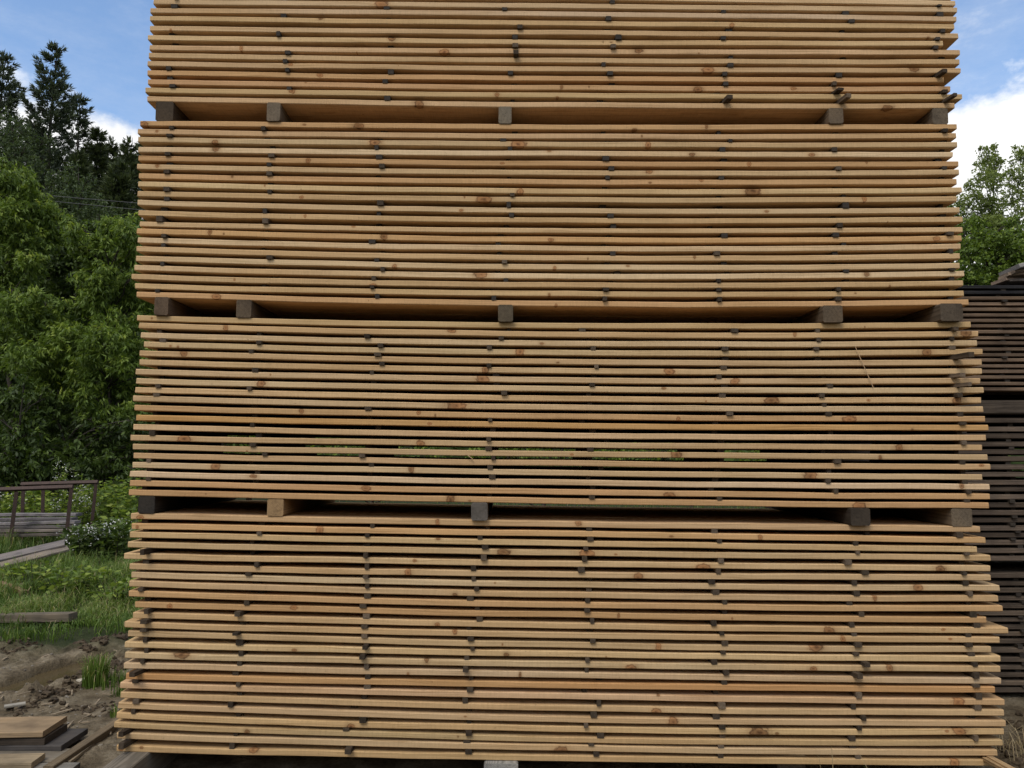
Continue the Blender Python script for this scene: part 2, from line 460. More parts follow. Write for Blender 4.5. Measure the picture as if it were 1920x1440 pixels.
def box_mesh(name, l, wd, h, mat, c=0.004, wob=0.0, seed=0.0, nseg=1, taper=1.0):
    """A bar along local x from 0 to l, centred on y, its underside at z = 0, chamfered."""
    V, Fc = [], []
    for i in range(nseg + 1):
        f = i / nseg
        k = 1 + (taper - 1) * f
        a, hh = wd / 2 * k, h
        pts = [(-a + c, hh), (a - c, hh), (a, hh - c), (a, c), (a - c, 0), (-a + c, 0), (-a, c), (-a, hh - c)]
        dy = wob * noise.noise((f * l * 1.5, seed, 0))
        dz = wob * noise.noise((f * l * 1.5, seed, 7))
        for j, (y, z) in enumerate(pts):
            xe = (0.6 * c * noise.noise((seed, j, i))) if i in (0, nseg) else 0
            V.append((f * l + xe, y + dy, z + dz))
    for i in range(nseg):
        for k in range(8):
            a, b = i * 8 + k, i * 8 + (k + 1) % 8
            Fc.append((a, a + 8, b + 8, b))
    Fc.append(tuple(range(8)))
    Fc.append(tuple(range(nseg * 8 + 7, nseg * 8 - 1, -1)))
    return mesh(name, V, Fc, mat)


def side_word(f):
    return ('near its left end' if f < 0.17 else 'left of its middle' if f < 0.42 else 'at its middle' if f < 0.58
            else 'right of its middle' if f < 0.83 else 'near its right end')


# ---- build every layer
CURVES = {}
for pk, rows in PACKS.items():
    CURVES[pk] = [Curve(r) for r in rows]
knots_of = {}
for kx, ky, kr in KNOTS:
    best = None
    for pk, cs in CURVES.items():
        for i, c in enumerate(cs):
            P = at_y(kx, ky, 0)
            rel = P.z - (c(P.x) - BT / 2)
            if best is None or abs(rel) < abs(best[0]): best = (rel, pk, i, P.x)
    rel, pk, i, X = best
    knots_of.setdefault((pk, i), []).append((X, max(-0.013, min(0.013, rel)), kr * 0.0027 * 0.47))


def board(pk, i, zf, row, x0, x1, y0, wd, t, label, tone, knots, mat=None, group=None, name='pine_board', cat='board'):
    xm = (x0 + x1) / 2
    zm = zf(xm) - t / 2
    seed = rnd.uniform(0, 100)
    me = board_mesh(zf, x0, x1, y0, wd, t, 44 if row == 0 else 16, seed, xm, zm, mat or M_PINE, (rnd.uniform(-.03, .03), rnd.uniform(-.03, .03)))
    o = obj(name, me, loc=(xm, y0, zm))
    o['tone'] = [float(v) for v in tone]
    ks = sorted(knots, key=lambda k: -k[2])[:NK]
    while len(ks) < NK: ks.append((99.0 + xm, 0.0, 0.001))
    for k, (kx, kz, kr) in enumerate(ks): o['k%d' % k] = [float(kx - xm), float(kz), float(kr)]
    tag(o, label, cat, group)
    return o


def tonevar(t, a=0.10):
    k = 1 + rnd.uniform(-a, a)
    return [t[0] * k, t[1] * k * (1 + rnd.uniform(-.02, .02)), t[2] * k * (1 + rnd.uniform(-.05, .05))]


for pk, cs in CURVES.items():
    for i, c in enumerate(cs):
        tone = SPECIAL.get((pk, i)) or TONES[rnd.randrange(len(TONES))]
        mine = knots_of.get((pk, i), [])
        word = 'orange-tinted' if (pk, i) in SPECIAL and tone[1] < 0.27 else 'pale'
        lab = '%s pine board, %s from top of the %s' % (word, ORD[i], pk)
        if pk == 'topmost pack':
            lab = '%s pine board, %s from bottom of the topmost pack' % (word, ORD[12 - i])
        if mine:
            big = max(mine, key=lambda k: k[2])
            lab = lab.replace('pine board,', 'board knotty %s,' % side_word((big[0] - c.x0) / (c.x1 - c.x0)), 1)
        extra = [(rnd.uniform(c.x0, c.x1), rnd.uniform(-.012, .012), rnd.uniform(0.0035, 0.0075)) for _ in range(rnd.choice([0, 1, 1, 2]))]
        gap = 0.020
        if i + 1 < len(cs): gap = min(c(x) - cs[i + 1](x) for x in (-1.5, 0, 1.5))
        t = min(BT, gap - 0.011) if i + 1 < len(cs) else BT
        c.t = t
        board(pk, i, c, 0, c.x0, c.x1, rnd.uniform(-0.004, 0.004), ROWW[0], t, lab, tonevar(tone), mine + extra, group='front boards of the tall pine stack')
        nrows = 2 if pk == 'topmost pack' else 4
        y = ROWW[0] + 0.010
        for r in range(1, nrows):
            j0, j1 = rnd.uniform(-.02, .04), rnd.uniform(-.04, .02)
            where = ['', 'in the second row', 'in the third row', 'in the rearmost row'][r]
            lb = 'board %s behind %s front board of the %s' % (where, ORD[i] if pk != 'topmost pack' else ORD[12 - i] + ' lowest', pk)
            board(pk, i, c, r, c.x0 + j0, c.x1 + j1, y, ROWW[r], t, lb, tonevar(TONES[rnd.randrange(5)]),
                  [(rnd.uniform(c.x0, c.x1), 0.0, 0.01)], group='boards deeper in the tall pine stack')
            y += ROWW[r] + 0.008

# layers above the frame of the photograph
top = CURVES['topmost pack'][0]
for q in range(1, 4):
    class Up:
        def __init__(s, dz): s.dz = dz
        def __call__(s, x): return top(x) + s.dz
    board('topmost pack', 0, Up(0.0485 * q), 1, top.x0 + rnd.uniform(-.02, .02), top.x1 + rnd.uniform(-.02, .02), 0.0, ROWW[0], BT,
          'pale pine board above the %s lowest front board of the topmost pack' % ORD[12 + q - 1], tonevar(TONES[q]), [], group='boards above the picture edge')

# ------------------------------------------------------------------ spacer sticks between the layers
COLS = {
    'topmost pack': [(327, 318), (533, 530), (737, 722), (968, 958), (1155, 1135), (1370, 1357), (1588, 1575), (1762, 1775)],
    'second pack from top': [(318, 296), (508, 495), (712, 700), (962, 928), (1138, 1143), (1350, 1348), (1568, 1575), (1768, 1785)],
    'third pack from top': [(303, 272), (480, 470), (705, 688), (935, 915), (1105, 1118), (1362, 1350), (1535, 1560), (1785, 1812)],
    'lowest pack': [(262, 232), (492, 428), (690, 650), (908, 878), (1105, 1112), (1345, 1352), (1611, 1606), (1795, 1822)],
}
P4LEFT = [259, 271, 262, 277, 271, 262, 254, 265, 270, 279, 276, 270, 272, 274, 268, 261, 252, 261, 255, 249, 243, 235, 231]
P4RIGHT = [1797, 1808, 1811, 1812, 1806, 1810, 1817, 1819, 1824, 1831, 1815, 1815, 1821, 1826, 1828, 1828, 1834, 1832, 1830, 1828, 1828, 1827, 1848]
BIG = {('topmost pack', 11, 7): 0.075, ('topmost pack', 11, 6): 0.07, ('topmost pack', 10, 6): 0.045, ('topmost pack', 11, 5): 0.05, ('topmost pack', 8, 7): 0.05,
       ('topmost pack', 6, 3): 0.035, ('topmost pack', 10, 7): 0.02, ('third pack from top', 3, 7): 0.11, ('third pack from top', 5, 7): 0.06,
       ('third pack from top', 6, 7): 0.085, ('third pack from top', 0, 7): 0.03, ('third pack from top', 7, 7): 0.03, ('lowest pack', 3, 0): 0.05,
       ('lowest pack', 15, 0): 0.06, ('lowest pack', 10, 0): 0.04, ('lowest pack', 9, 0): 0.03, ('lowest pack', 21, 0): 0.05, ('lowest pack', 22, 0): 0.05,
       ('lowest pack', 12, 2): 0.04, ('lowest pack', 13, 2): 0.035, ('lowest pack', 14, 3): 0.04, ('lowest pack', 3, 3): 0.012, ('lowest pack', 22, 2): 0.04,
       ('lowest pack', 9, 1): 0.03, ('lowest pack', 11, 1): 0.035, ('lowest pack', 13, 6): 0.035, ('lowest pack', 14, 6): 0.04}
SK = dict(zip(['first', 'second', 'third', 'fourth', 'fifth', 'sixth', 'seventh', 'eighth'], range(8)))
sticks = []
for pk, cs in CURVES.items():
    n = len(cs)
    for i in range(n - 1):
        for k, (xa, xb) in enumerate(COLS[pk]):
            f = i / (n - 2)
            px = xa + (xb - xa) * f + rnd.gauss(0, 9 if k not in (0, 7) else 4)
            if pk == 'lowest pack' and k == 0: px = P4LEFT[i]
            if pk == 'lowest pack' and k == 7: px = P4RIGHT[i]
            if pk == 'lowest pack' and k == 1 and 9 <= i <= 15: px = 445 + rnd.uniform(-8, 8)
            if pk == 'lowest pack' and k == 3 and i >= 10: px = 880 + rnd.uniform(-8, 8)
            if pk == 'lowest pack' and k == 2 and 3 <= i <= 17: px = 684 + rnd.uniform(-6, 6)
            pr = BIG.get((pk, i, k))
            if pr is None:
                out = {'topmost pack': 0.42, 'second pack from top': 0.42, 'third pack from top': 0.42, 'lowest pack': 0.66}[pk]
                pr = rnd.uniform(0.0, 0.014) if rnd.random() < out else -rnd.uniform(0.008, 0.055)
            ymid = 0.5 * (sum(PACKS[pk][i][:3]) / 3 + sum(PACKS[pk][i + 1][:3]) / 3)
            X = at_y(px, ymid, 0).x
            X = max(cs[i].x0 + .05, cs[i + 1].x0 + .05, min(X, cs[i].x1 - .04, cs[i + 1].x1 - .03))
            z0, z1 = cs[i + 1](X), cs[i](X) - cs[i].t
            sc = pr * 10 + {'topmost pack': .3, 'second pack from top': .35, 'third pack from top': 0.55, 'lowest pack': 0.9}[pk]
            sticks.append((sc, pk, i, k, X, z0, z1, pr))
sticks.sort(key=lambda s: -s[0])
rest_V, rest_F = [], []
for q, (sc, pk, i, k, X, z0, z1, pr) in enumerate(sticks):
    h, wd = z1 - z0, rnd.uniform(0.019, 0.034)
    yaw = R(90) + rnd.gauss(0, 0.02) + (-0.25 * 0 if pr < 0.05 else -0.12)
    if pr >= 0.04 and k >= 5: yaw = R(90) + 0.16
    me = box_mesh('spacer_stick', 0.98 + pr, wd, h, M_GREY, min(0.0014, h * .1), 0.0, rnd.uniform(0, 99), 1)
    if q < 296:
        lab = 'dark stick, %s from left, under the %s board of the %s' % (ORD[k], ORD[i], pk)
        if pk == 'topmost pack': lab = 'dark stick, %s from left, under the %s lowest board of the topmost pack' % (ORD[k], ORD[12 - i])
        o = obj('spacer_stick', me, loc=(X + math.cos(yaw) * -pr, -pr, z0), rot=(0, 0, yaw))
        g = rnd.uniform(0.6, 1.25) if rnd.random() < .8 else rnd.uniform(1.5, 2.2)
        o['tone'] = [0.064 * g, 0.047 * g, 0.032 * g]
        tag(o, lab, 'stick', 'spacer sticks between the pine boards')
    else:
        b = len(rest_V)
        ca, sa = math.cos(yaw), math.sin(yaw)
        rest_V += [(X - ca * pr + v.co.x * ca - v.co.y * sa, -pr + v.co.x * sa + v.co.y * ca, z0 + v.co.z) for v in me.vertices]
        rest_F += [tuple(b + v for v in p.vertices) for p in me.polygons]
        bpy.data.meshes.remove(me)
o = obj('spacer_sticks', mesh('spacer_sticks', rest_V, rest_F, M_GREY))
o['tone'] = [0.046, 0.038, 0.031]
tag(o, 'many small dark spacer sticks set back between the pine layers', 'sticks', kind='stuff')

# ------------------------------------------------------------------ bearers between the packs
BEAR = [(('topmost pack', 'second pack from top'), [(308, 34, 'dark brown', (0.10, 0.08, 0.062), 0.0), (514, 26, 'grey square-ended', (0.23, 0.195, 0.155), 0.012),
                                                        (947, 25, 'pale grey', (0.25, 0.225, 0.185), 0.006), (1566, 28, 'brown', (0.19, 0.155, 0.12), 0.01),
                                                        (1763, 30, 'grey-brown', (0.20, 0.17, 0.135), 0.0)]),
        (('second pack from top', 'third pack from top'), [(305, 26, 'brown', (0.18, 0.135, 0.10), 0.02), (458, 28, 'brown knotty', (0.17, 0.135, 0.10), 0.01),
                                                                   (948, 28, 'mossy grey', (0.16, 0.135, 0.10), 0.03), (1557, 37, 'dark grey-brown', (0.155, 0.125, 0.095), 0.03),
                                                                   (1776, 42, 'wide dark grey', (0.15, 0.125, 0.10), 0.04)]),
        (('third pack from top', 'lowest pack'), [(274, 30, 'black', (0.055, 0.052, 0.05), 0.0), (516, 30, 'fresh pale', (0.44, 0.31, 0.18), 0.0),
                                                      (899, 30, 'smooth grey', (0.20, 0.19, 0.18), 0.02), (1608, 36, 'cracked dark', (0.085, 0.072, 0.06), 0.03),
                                                      (1803, 38, 'grey-brown', (0.21, 0.175, 0.135), 0.0)])]
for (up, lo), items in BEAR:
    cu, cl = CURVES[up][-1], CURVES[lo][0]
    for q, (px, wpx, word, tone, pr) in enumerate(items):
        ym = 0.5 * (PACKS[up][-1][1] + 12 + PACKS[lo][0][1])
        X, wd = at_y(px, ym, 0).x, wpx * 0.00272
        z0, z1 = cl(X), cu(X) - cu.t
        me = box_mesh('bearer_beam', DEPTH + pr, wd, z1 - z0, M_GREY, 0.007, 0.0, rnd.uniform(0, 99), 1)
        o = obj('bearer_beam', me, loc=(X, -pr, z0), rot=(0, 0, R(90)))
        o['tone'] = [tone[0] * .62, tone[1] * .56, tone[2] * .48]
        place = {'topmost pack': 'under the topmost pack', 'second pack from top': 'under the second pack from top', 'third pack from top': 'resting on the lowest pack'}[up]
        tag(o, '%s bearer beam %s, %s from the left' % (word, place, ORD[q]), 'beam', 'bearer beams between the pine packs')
cb = CURVES['lowest pack'][-1]
for q, (px, wd, y0, ln, tone, lab) in enumerate([
        (243, 0.135, -0.62, 2.2, (0.165, 0.14, 0.108), 'long weathered beam under the left end of the lowest pack, jutting forward'),
        (940, 0.165, -0.03, 1.25, (0.25, 0.235, 0.205), 'grey beam end under the middle of the lowest pack'),
        (1500, 0.14, 0.12, 1.1, (0.12, 0.10, 0.08), 'shadowed beam under the lowest pack, right of the middle beam')]):
    X = at_y(px, 1425, 0).x
    zt = cb(X) - cb.t
    me = box_mesh('bearer_beam', ln, wd, zt + 0.03, M_GREY, 0.006, 0.004, q * 7.7, 8)
    o = obj('bearer_beam', me, loc=(X + (0.03 if q == 0 else 0), y0, -0.03), rot=(0, 0, R(90)))
    o['tone'] = list(tone)
    tag(o, lab, 'beam', 'beams under the lowest pine pack')

# pale laths poking out at the right foot of the stack
for q, (px0, py0, px1, py1) in enumerate([(1838, 1421, 1878, 1443), (1846, 1419, 1884, 1440)]):
    a, b = at_y(px0, py0, 0.10), at_y(px1, py1, -0.22)
    d = b - a
    me = box_mesh('pale_lath', d.length + .3, 0.032, 0.018, M_PINE if False else M_GREY, 0.002)
    o = obj('pale_lath', me, loc=a, rot=(0, math.asin(-d.z / d.length), math.atan2(d.y, d.x)))
    o['tone'] = [0.40, 0.27, 0.14]
    tag(o, ['pale lath leaning out under the right foot of the pine stack', 'second pale lath, upper of the two at the stack foot'][q], 'lath', 'laths at the right foot of the stack')

# splinters caught on the faces
for q, (px0, py0, px1, py1) in enumerate([(1603, 650, 1637, 727), (873, 851, 886, 861)]):
    a, b = at_y(px0, py0, -0.012), at_y(px1, py1, -0.012)
    d = b - a
    me = box_mesh('splinter', d.length, 0.0024 if q == 0 else 0.006, 0.003, M_GREY, 0.0005)
    o = obj('splinter', me, loc=a, rot=(0, math.asin(-d.z / d.length), math.atan2(d.y, d.x)))
    o['tone'] = [0.42, 0.28, 0.16]
    tag(o, ['long thin wood splinter hanging across boards of the third pack', 'short pale splinter stuck on the face of the third pack'][q], 'splinter')

# ------------------------------------------------------------------ dark weathered stack on the right
DY = 1.30
DX0, DX1 = 2.0, 5.9
DPACKS = [('upper', [535, 545, 556, 566, 577, 587.5, 598, 608, 619, 629.7, 640, 651, 661.7, 672, 683, 693, 704, 716, 726.7], 6.3, (0.135, 0.108, 0.085)),
          ('middle', [784, 800, 813, 828, 842.5, 856, 871, 885, 900, 912.5, 927.5, 942.5, 956.7, 971, 986, 999, 1013, 1028, 1042.5], 9.2, (0.088, 0.076, 0.066)),
          ('bottom', [1075, 1090, 1103, 1118, 1132, 1145, 1158, 1172, 1185, 1199, 1215, 1232, 1247, 1262, 1277, 1290], 8.6, (0.078, 0.068, 0.058))]
DZ = {}
for nm, ys, fpx, tone in DPACKS:
    for i, py in enumerate(ys):
        zt = at_y(1860, py, DY).z
        t = zt - at_y(1860, py + fpx, DY).z
        sl_ = rnd.uniform(-.002, .002)

        def zf(x, zt=zt, sl_=sl_, ph=rnd.uniform(0, 90)): return zt + sl_ * (x - 3) + 0.0012 * noise.noise((x * 2, ph, 0))
        DZ[(nm, i)] = (zf, t)
        g = rnd.uniform(0.65, 1.35) * 1.12
        tn = [tone[0] * g * 1.05, tone[1] * g * .90, tone[2] * g * .76]
        if nm == 'upper' and i < 2: tn = [0.026, 0.025, 0.026]
        e0, e1 = rnd.uniform(-.05, .05), rnd.uniform(-.05, .05)
        board(nm, i, zf, 1, DX0 + e0, DX1 + e1, DY + rnd.uniform(-.012, .012), 0.24, t,
              'weathered dark board, %s from the top of the %s pack in the dark stack' % (ORD[i], nm), tn, [], M_DARK, 'front boards of the dark weathered stack', 'weathered_board')
        zf2, zf3 = (lambda x, f=zf: f(x) - .004), (lambda x, f=zf: f(x) - .009)
        board(nm, i, zf2, 1, DX0 + e1, DX1 + e0, DY + 0.27, 0.24, t,
              'weathered board behind the %s board of the %s pack in the dark stack' % (ORD[i], nm), tn, [], M_DARK, 'boards deeper in the dark weathered stack', 'weathered_board')
        if i < 2 or i > len(ys) - 3 or nm == 'middle':
            board(nm, i, zf3, 1, DX0 + e1, DX1 + e0, DY + 0.53, 0.3, t,
                  'rear weathered board in line with the %s board of the %s pack, dark stack' % (ORD[i], nm), tn, [], M_DARK, 'boards deeper in the dark weathered stack', 'weathered_board')
# sticks of the dark stack, small in the picture
V, Fc = [], []
for nm, ys, fpx, tone in DPACKS:
    for i in range(len(ys) - 1):
        (za, ta), (zb, tb) = DZ[(nm, i)], DZ[(nm, i + 1)]
        for X in (2.08, 2.55, 3.02, 3.36, 3.9, 4.5, 5.2, 5.8):
            X += rnd.uniform(-.03, .03)
            me = box_mesh('tmp', 0.5, 0.034, za(X) - ta - zb(X), None, 0.001)
            b = len(V)
            y0 = DY + (-0.012 if rnd.random() < .25 else rnd.uniform(0, .05))
            V += [(X - v.co.y, y0 + v.co.x, zb(X) + v.co.z) for v in me.vertices]
            Fc += [tuple(b + v for v in p.vertices) for p in me.polygons]
            bpy.data.meshes.remove(me)
o = obj('dark_spacer_sticks', mesh('dark_spacer_sticks', V, Fc, M_DARK))
o['tone'] = [0.05, 0.041, 0.033]
tag(o, 'rows of small blackened spacer sticks in the dark stack', 'sticks', kind='stuff')


def beam_y(X, y0, z0, z1, wd, ln, tone, lab, cat='beam', group=None, mat=None):
    me = box_mesh('bearer_beam', ln, wd, z1 - z0, mat or M_GREY, 0.006, 0.0, X)
    o = obj('bearer_beam', me, loc=(X, y0, z0), rot=(0, 0, R(90)))
    o['tone'] = list(tone)
    return tag(o, lab, cat, group)


# the broad grey beam lying along the dark stack, and the bearers in its gaps
ztop, zbot = at_y(1880, 752, DY).z, at_y(1880, 778, DY).z
zu = DZ[('upper', 18)][0](3.3) - DZ[('upper', 18)][1]
o = obj('cross_beam', box_mesh('cross_beam', 3.8, 0.2, ztop - zbot, M_GREY, 0.008, 0.006, 3.3, 10), loc=(DX0 + .05, DY + 0.11, zbot), rot=(0, R(-0.35), 0))
o['tone'] = [0.082, 0.064, 0.048]
tag(o, 'broad grey beam lying lengthwise between the packs of the dark stack', 'beam')
o = obj('cross_beam', box_mesh('cross_beam', 3.8, 0.1, zu - zbot - .02, M_DARK, 0.008, 0.0, 3.3, 2), loc=(DX0 + .05, DY + 0.60, zbot + .005))  # beam added to fill the gap with the dark of deep shade
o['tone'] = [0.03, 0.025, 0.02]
tag(o, 'added dark beam standing in for the shade in the gap under the upper pack', 'beam')
for q, X in enumerate((2.2, 3.95, 5.6)):
    beam_y(X, DY + 0.02, ztop + 0.03, zu, 0.09, 0.5, (0.06, 0.052, 0.045), 'dark bearer under the upper pack of the dark stack, %s from the left' % ORD[q], group='bearers of the dark stack')
    zb_ = DZ[('middle', 18)][0](X) - DZ[('middle', 18)][1]
    beam_y(X + .1, DY + 0.02, DZ[('bottom', 0)][0](X), zb_, 0.09, 0.5, (0.05, 0.045, 0.04), 'dark bearer under the middle pack of the dark stack, %s from the left' % ORD[q], group='bearers of the dark stack')
    zc_ = DZ[('bottom', 15)][0](X) - DZ[('bottom', 15)][1]
    beam_y(X + .05, DY + 0.02, -0.03, zc_, 0.12, 0.5, (0.05, 0.045, 0.04), 'dark bearer on the soil under the dark stack, %s from the left' % ORD[q], group='bearers of the dark stack')

# loose grey boards heaped on the dark stack
heap = [(1893, 503, 1.0, 0.20, 0.030, 0.12, -0.25, 'broad grey board on top of the heap on the dark stack', (0.27, 0.25, 0.23)),
        (1888, 512, 0.9, 0.13, 0.022, 0.2, -0.16, 'brown board under the topmost board of the heap', (0.25, 0.19, 0.14)),
        (1881, 516, 0.9, 0.11, 0.022, 0.05, -0.10, 'splintered brown board in the middle of the heap', (0.32, 0.24, 0.17)),
        (1872, 525, 1.1, 0.12, 0.022, 0.3, -0.06, 'pointed brown board sticking out left from the heap', (0.24, 0.175, 0.13)),
        (1884, 528, 1.2, 0.14, 0.020, -0.1, -0.02, 'lowest grey board of the heap on the dark stack', (0.19, 0.155, 0.125))]
ztopd = DZ[('upper', 0)][0](3.4)
for q, (px, py, ln, wd, t, yaw, tilt, lab, tone) in enumerate(heap):
    p = at_y(px, py, DY + 0.15 + 0.02 * q)
    o = obj('loose_board', box_mesh('loose_board', ln, wd, t, M_GREY, 0.003, 0.004, q * 3.3, 6), loc=(p.x, p.y, max(p.z - t, ztopd + 0.002)), rot=(R(-6), tilt, yaw))
    o['tone'] = list(tone)
    tag(o, lab, 'board', 'loose boards heaped on the dark stack')

# ------------------------------------------------------------------ ground
def grid_coords(segs):
    out = [segs[0][0]]
    for a, b, st in segs:
        n = max(1, int(round((b - a) / st)))
        out += list(np.linspace(a, b, n + 1)[1:])
    return out


PUD = at_z(88, 1272, -0.03)
PDIR = (at_z(150, 1248, -0.03) - at_z(22, 1293, -0.03)).normalized()


def pud_d(x, y):
    ex, ey = x - PUD.x, y - PUD.y
    a, b = ex * PDIR.x + ey * PDIR.y, -ex * PDIR.y + ey * PDIR.x
    return math.hypot(a / 0.52, b / 0.20) + 0.35 * noise.noise((x * 4, y * 4, 3))


def gz(x, y):
    r = math.hypot(x, y)
    z = 0.0
    if -9 < x < 6 and -5 < y < 14:
        k = min(1, max(0, (-1.7 - x) / 0.5)) * min(1, max(0, (3.4 - y) / 0.8))
        if y < 3.6 and x < -1.6:
            n = noise.noise((x * 1.2, y * 1.2, 0)) * 0.03 + noise.noise((x * 3.1, y * 3.1, 4)) * 0.022
            rg = max(0, noise.noise((x * 2.0 + 7, y * 2.0, 9)) + 0.05)
            n += rg * (0.11 * (noise.noise((x * 11, y * 11, 2)) + 0.3) + 0.06 * noise.noise((x * 26, y * 26, 1)))
            n += 0.011 * noise.noise((x * 30, y * 30, 5)) * (0.4 + max(0, noise.noise((x * 2.3, y * 2.3, 12)) * 2.5 + .4))
            z += k * n
            # the torn ridge of earth behind the puddle
            ridge = math.exp(-((y - 2.55 - 0.22 * (x + 3.6)) / 0.28) ** 2)
            z += k * ridge * max(0, .75 + .8 * noise.noise((x * 1.7, y, 8))) * (0.10 + 0.09 * noise.noise((x * 7, y * 7, 6)) + 0.05 * noise.noise((x * 19, y * 19, 6)))
            d = pud_d(x, y)
            z = max(z, -0.025) if d > 1.1 else z * .3 - 0.03
            z -= 0.05 * max(0.0, min(1.0, (1.25 - d) / 0.4))
        elif y >= 3.0:
            z += 0.04 * noise.noise((x * .8, y * .8, 2)) * min(1, (y - 3.0))
        if 2.1 < x < 3.5 and y < 1.2:
            z += 0.035 * noise.noise((x * 7, y * 7, 3)) + 0.02 * noise.noise((x * 17, y * 17, 3)) if y < 0.9 else 0
    return z


xs = grid_coords([(-300, -40, 65), (-40, -9, 6), (-9, -5, .4), (-5, -4.2, .08), (-4.2, -1.6, .03), (-1.6, 2.1, .3), (2.1, 3.4, .05), (3.4, 9, .7), (9, 40, 6), (40, 300, 65)])
ys = grid_coords([(-60, -6, 9), (-6, -0.6, .45), (-0.6, 3.6, .03), (3.6, 13, .25), (13, 40, 3), (40, 400, 60)])
V = [(x, y, gz(x, y)) for y in ys for x in xs]
nx = len(xs)
Fc = [(j * nx + i, j * nx + i + 1, (j + 1) * nx + i + 1, (j + 1) * nx + i) for j in range(len(ys) - 1) for i in range(nx - 1)]
tag(obj('ground', mesh('ground', V, Fc, ground_material(), True)), 'muddy yard ground turning into grass towards the trees', 'ground', kind='structure')

N = Nodes('puddle_water')
N.bsdf((0.075, 0.054, 0.026), 0.16, 0.35, N.bump(N.noise(N.n('ShaderNodeNewGeometry').outputs['Position'], 14.0, 2.0), 0.03, 0.01))
V = [(PUD.x, PUD.y, -0.048)]
for k in range(40):
    a = k / 40 * 2 * math.pi
    ex, ey = 0.70 * math.cos(a), 0.28 * math.sin(a)
    V.append((PUD.x + ex * PDIR.x - ey * PDIR.y, PUD.y + ex * PDIR.y + ey * PDIR.x, -0.048))
tag(obj('puddle', mesh('puddle', V, [(0, 1 + k, 1 + (k + 1) % 40) for k in range(40)], N.m)), 'shallow brown puddle in the mud beside the stack', 'puddle', kind='structure')


# hills closing the view; unseen rear and middle shaped to block low sky light
def hill_h(a):
    d = math.degrees(a)                    # bearing from straight ahead, to the right positive
    return 8.5 + 15.0 * max(0, 1 - (d / 24) ** 4) + 9.0 * max(0, min(1, (-d - 14) / 12)) + 8.5 * max(0, min(1, (d - 20) / 10)) + 1.8 * noise.noise((a * 9, 0, 0))


V, Fc = [], []
na, nr = 180, 10
for i in range(na + 1):
    a = R(-180) + R(360) * i / na
    rear = max(0, min(1, (abs(math.degrees(a)) - 75) / 30))
    for j in range(nr + 1):
        f = j / nr
        r = 46 - 20 * rear + 40 * f
        z = (hill_h(a) * (1 - rear) + 9 * rear) * (f ** 0.8) - 0.3 + 0.8 * noise.noise((math.cos(a) * 9, math.sin(a) * 9, f * 6)) * f
        V.append((r * math.sin(a), r * math.cos(a) - DIST, z))
Fc = [(i * (nr + 1) + j, (i + 1) * (nr + 1) + j, (i + 1) * (nr + 1) + j + 1, i * (nr + 1) + j + 1) for i in range(na) for j in range(nr)]
V_HILL = list(V)
tag(obj('hills', mesh('hills', V, Fc, flat_material('hill_green', (0.010, 0.02, 0.006), (0.04, 0.06, 0.016), 0.6, 0.9, 0.1), True)), 'wooded green hillside around the yard, unseen parts shaped to block low sky light', 'hills', kind='structure')


# ------------------------------------------------------------------ foliage tools (numpy)
def unit(a):
    return a / np.maximum(np.linalg.norm(a, axis=1, keepdims=True), 1e-9)


class Leaves:
    def __init__(self):
        self.v, self.t = [], []

    def add(self, base, d, length, width, tint, nrm=None):
        n = len(base)
        d = unit(d)
        if nrm is None: nrm = nrs.normal(size=(n, 3)) + np.array([0, 0, 0.7])
        s = unit(np.cross(d, nrm))
        L, Wd = np.asarray(length).reshape(-1, 1), np.asarray(width).reshape(-1, 1)
        mid = base + d * L * 0.42
        q = np.stack([base, mid + s * Wd * .5, base + d * L, mid - s * Wd * .5], axis=1)
        self.v.append(q.reshape(-1, 3))
        self.t.append(np.repeat(np.asarray(tint), 4))

    def build(self, name, mat):
        v, t = np.concatenate(self.v), np.concatenate(self.t)
        n = len(v) // 4
        me = bpy.data.meshes.new(name)
        me.vertices.add(n * 4)
        me.vertices.foreach_set('co', v.astype(np.float32).ravel())
        me.loops.add(n * 4)
        me.loops.foreach_set('vertex_index', np.arange(n * 4, dtype=np.int32))
        me.polygons.add(n)
        me.polygons.foreach_set('loop_start', np.arange(0, n * 4, 4, dtype=np.int32))
        me.polygons.foreach_set('loop_total', np.full(n, 4, dtype=np.int32))
        a = me.attributes.new('tint', 'FLOAT', 'POINT')
        a.data.foreach_set('value', np.clip(t, 0, 1).astype(np.float32))
        me.materials.append(mat)
        me.update()
        me.validate()
        return me


def tubes(paths, sides=6):
    V, Fc = [], []
    for pts, rad in paths:
        pts = [Vector(p) for p in pts]
        b0 = len(V)
        for i, p in enumerate(pts):
            d = (pts[min(i + 1, len(pts) - 1)] - pts[max(i - 1, 0)]).normalized()
            u = d.cross(Vector((0.31, 0.9, 0.2))).normalized()
            v = d.cross(u)
            for k in range(sides):
                a = k / sides * 2 * math.pi
                V.append(p + (u * math.cos(a) + v * math.sin(a)) * rad[i])
        for i in range(len(pts) - 1):
            for k in range(sides):
                a, b = b0 + i * sides + k, b0 + i * sides + (k + 1) % sides
                Fc.append((a, b, b + sides, a + sides))
        Fc.append(tuple(b0 + k for k in range(sides))[::-1])
        Fc.append(tuple(b0 + (len(pts) - 1) * sides + k for k in range(sides)))
    return V, Fc


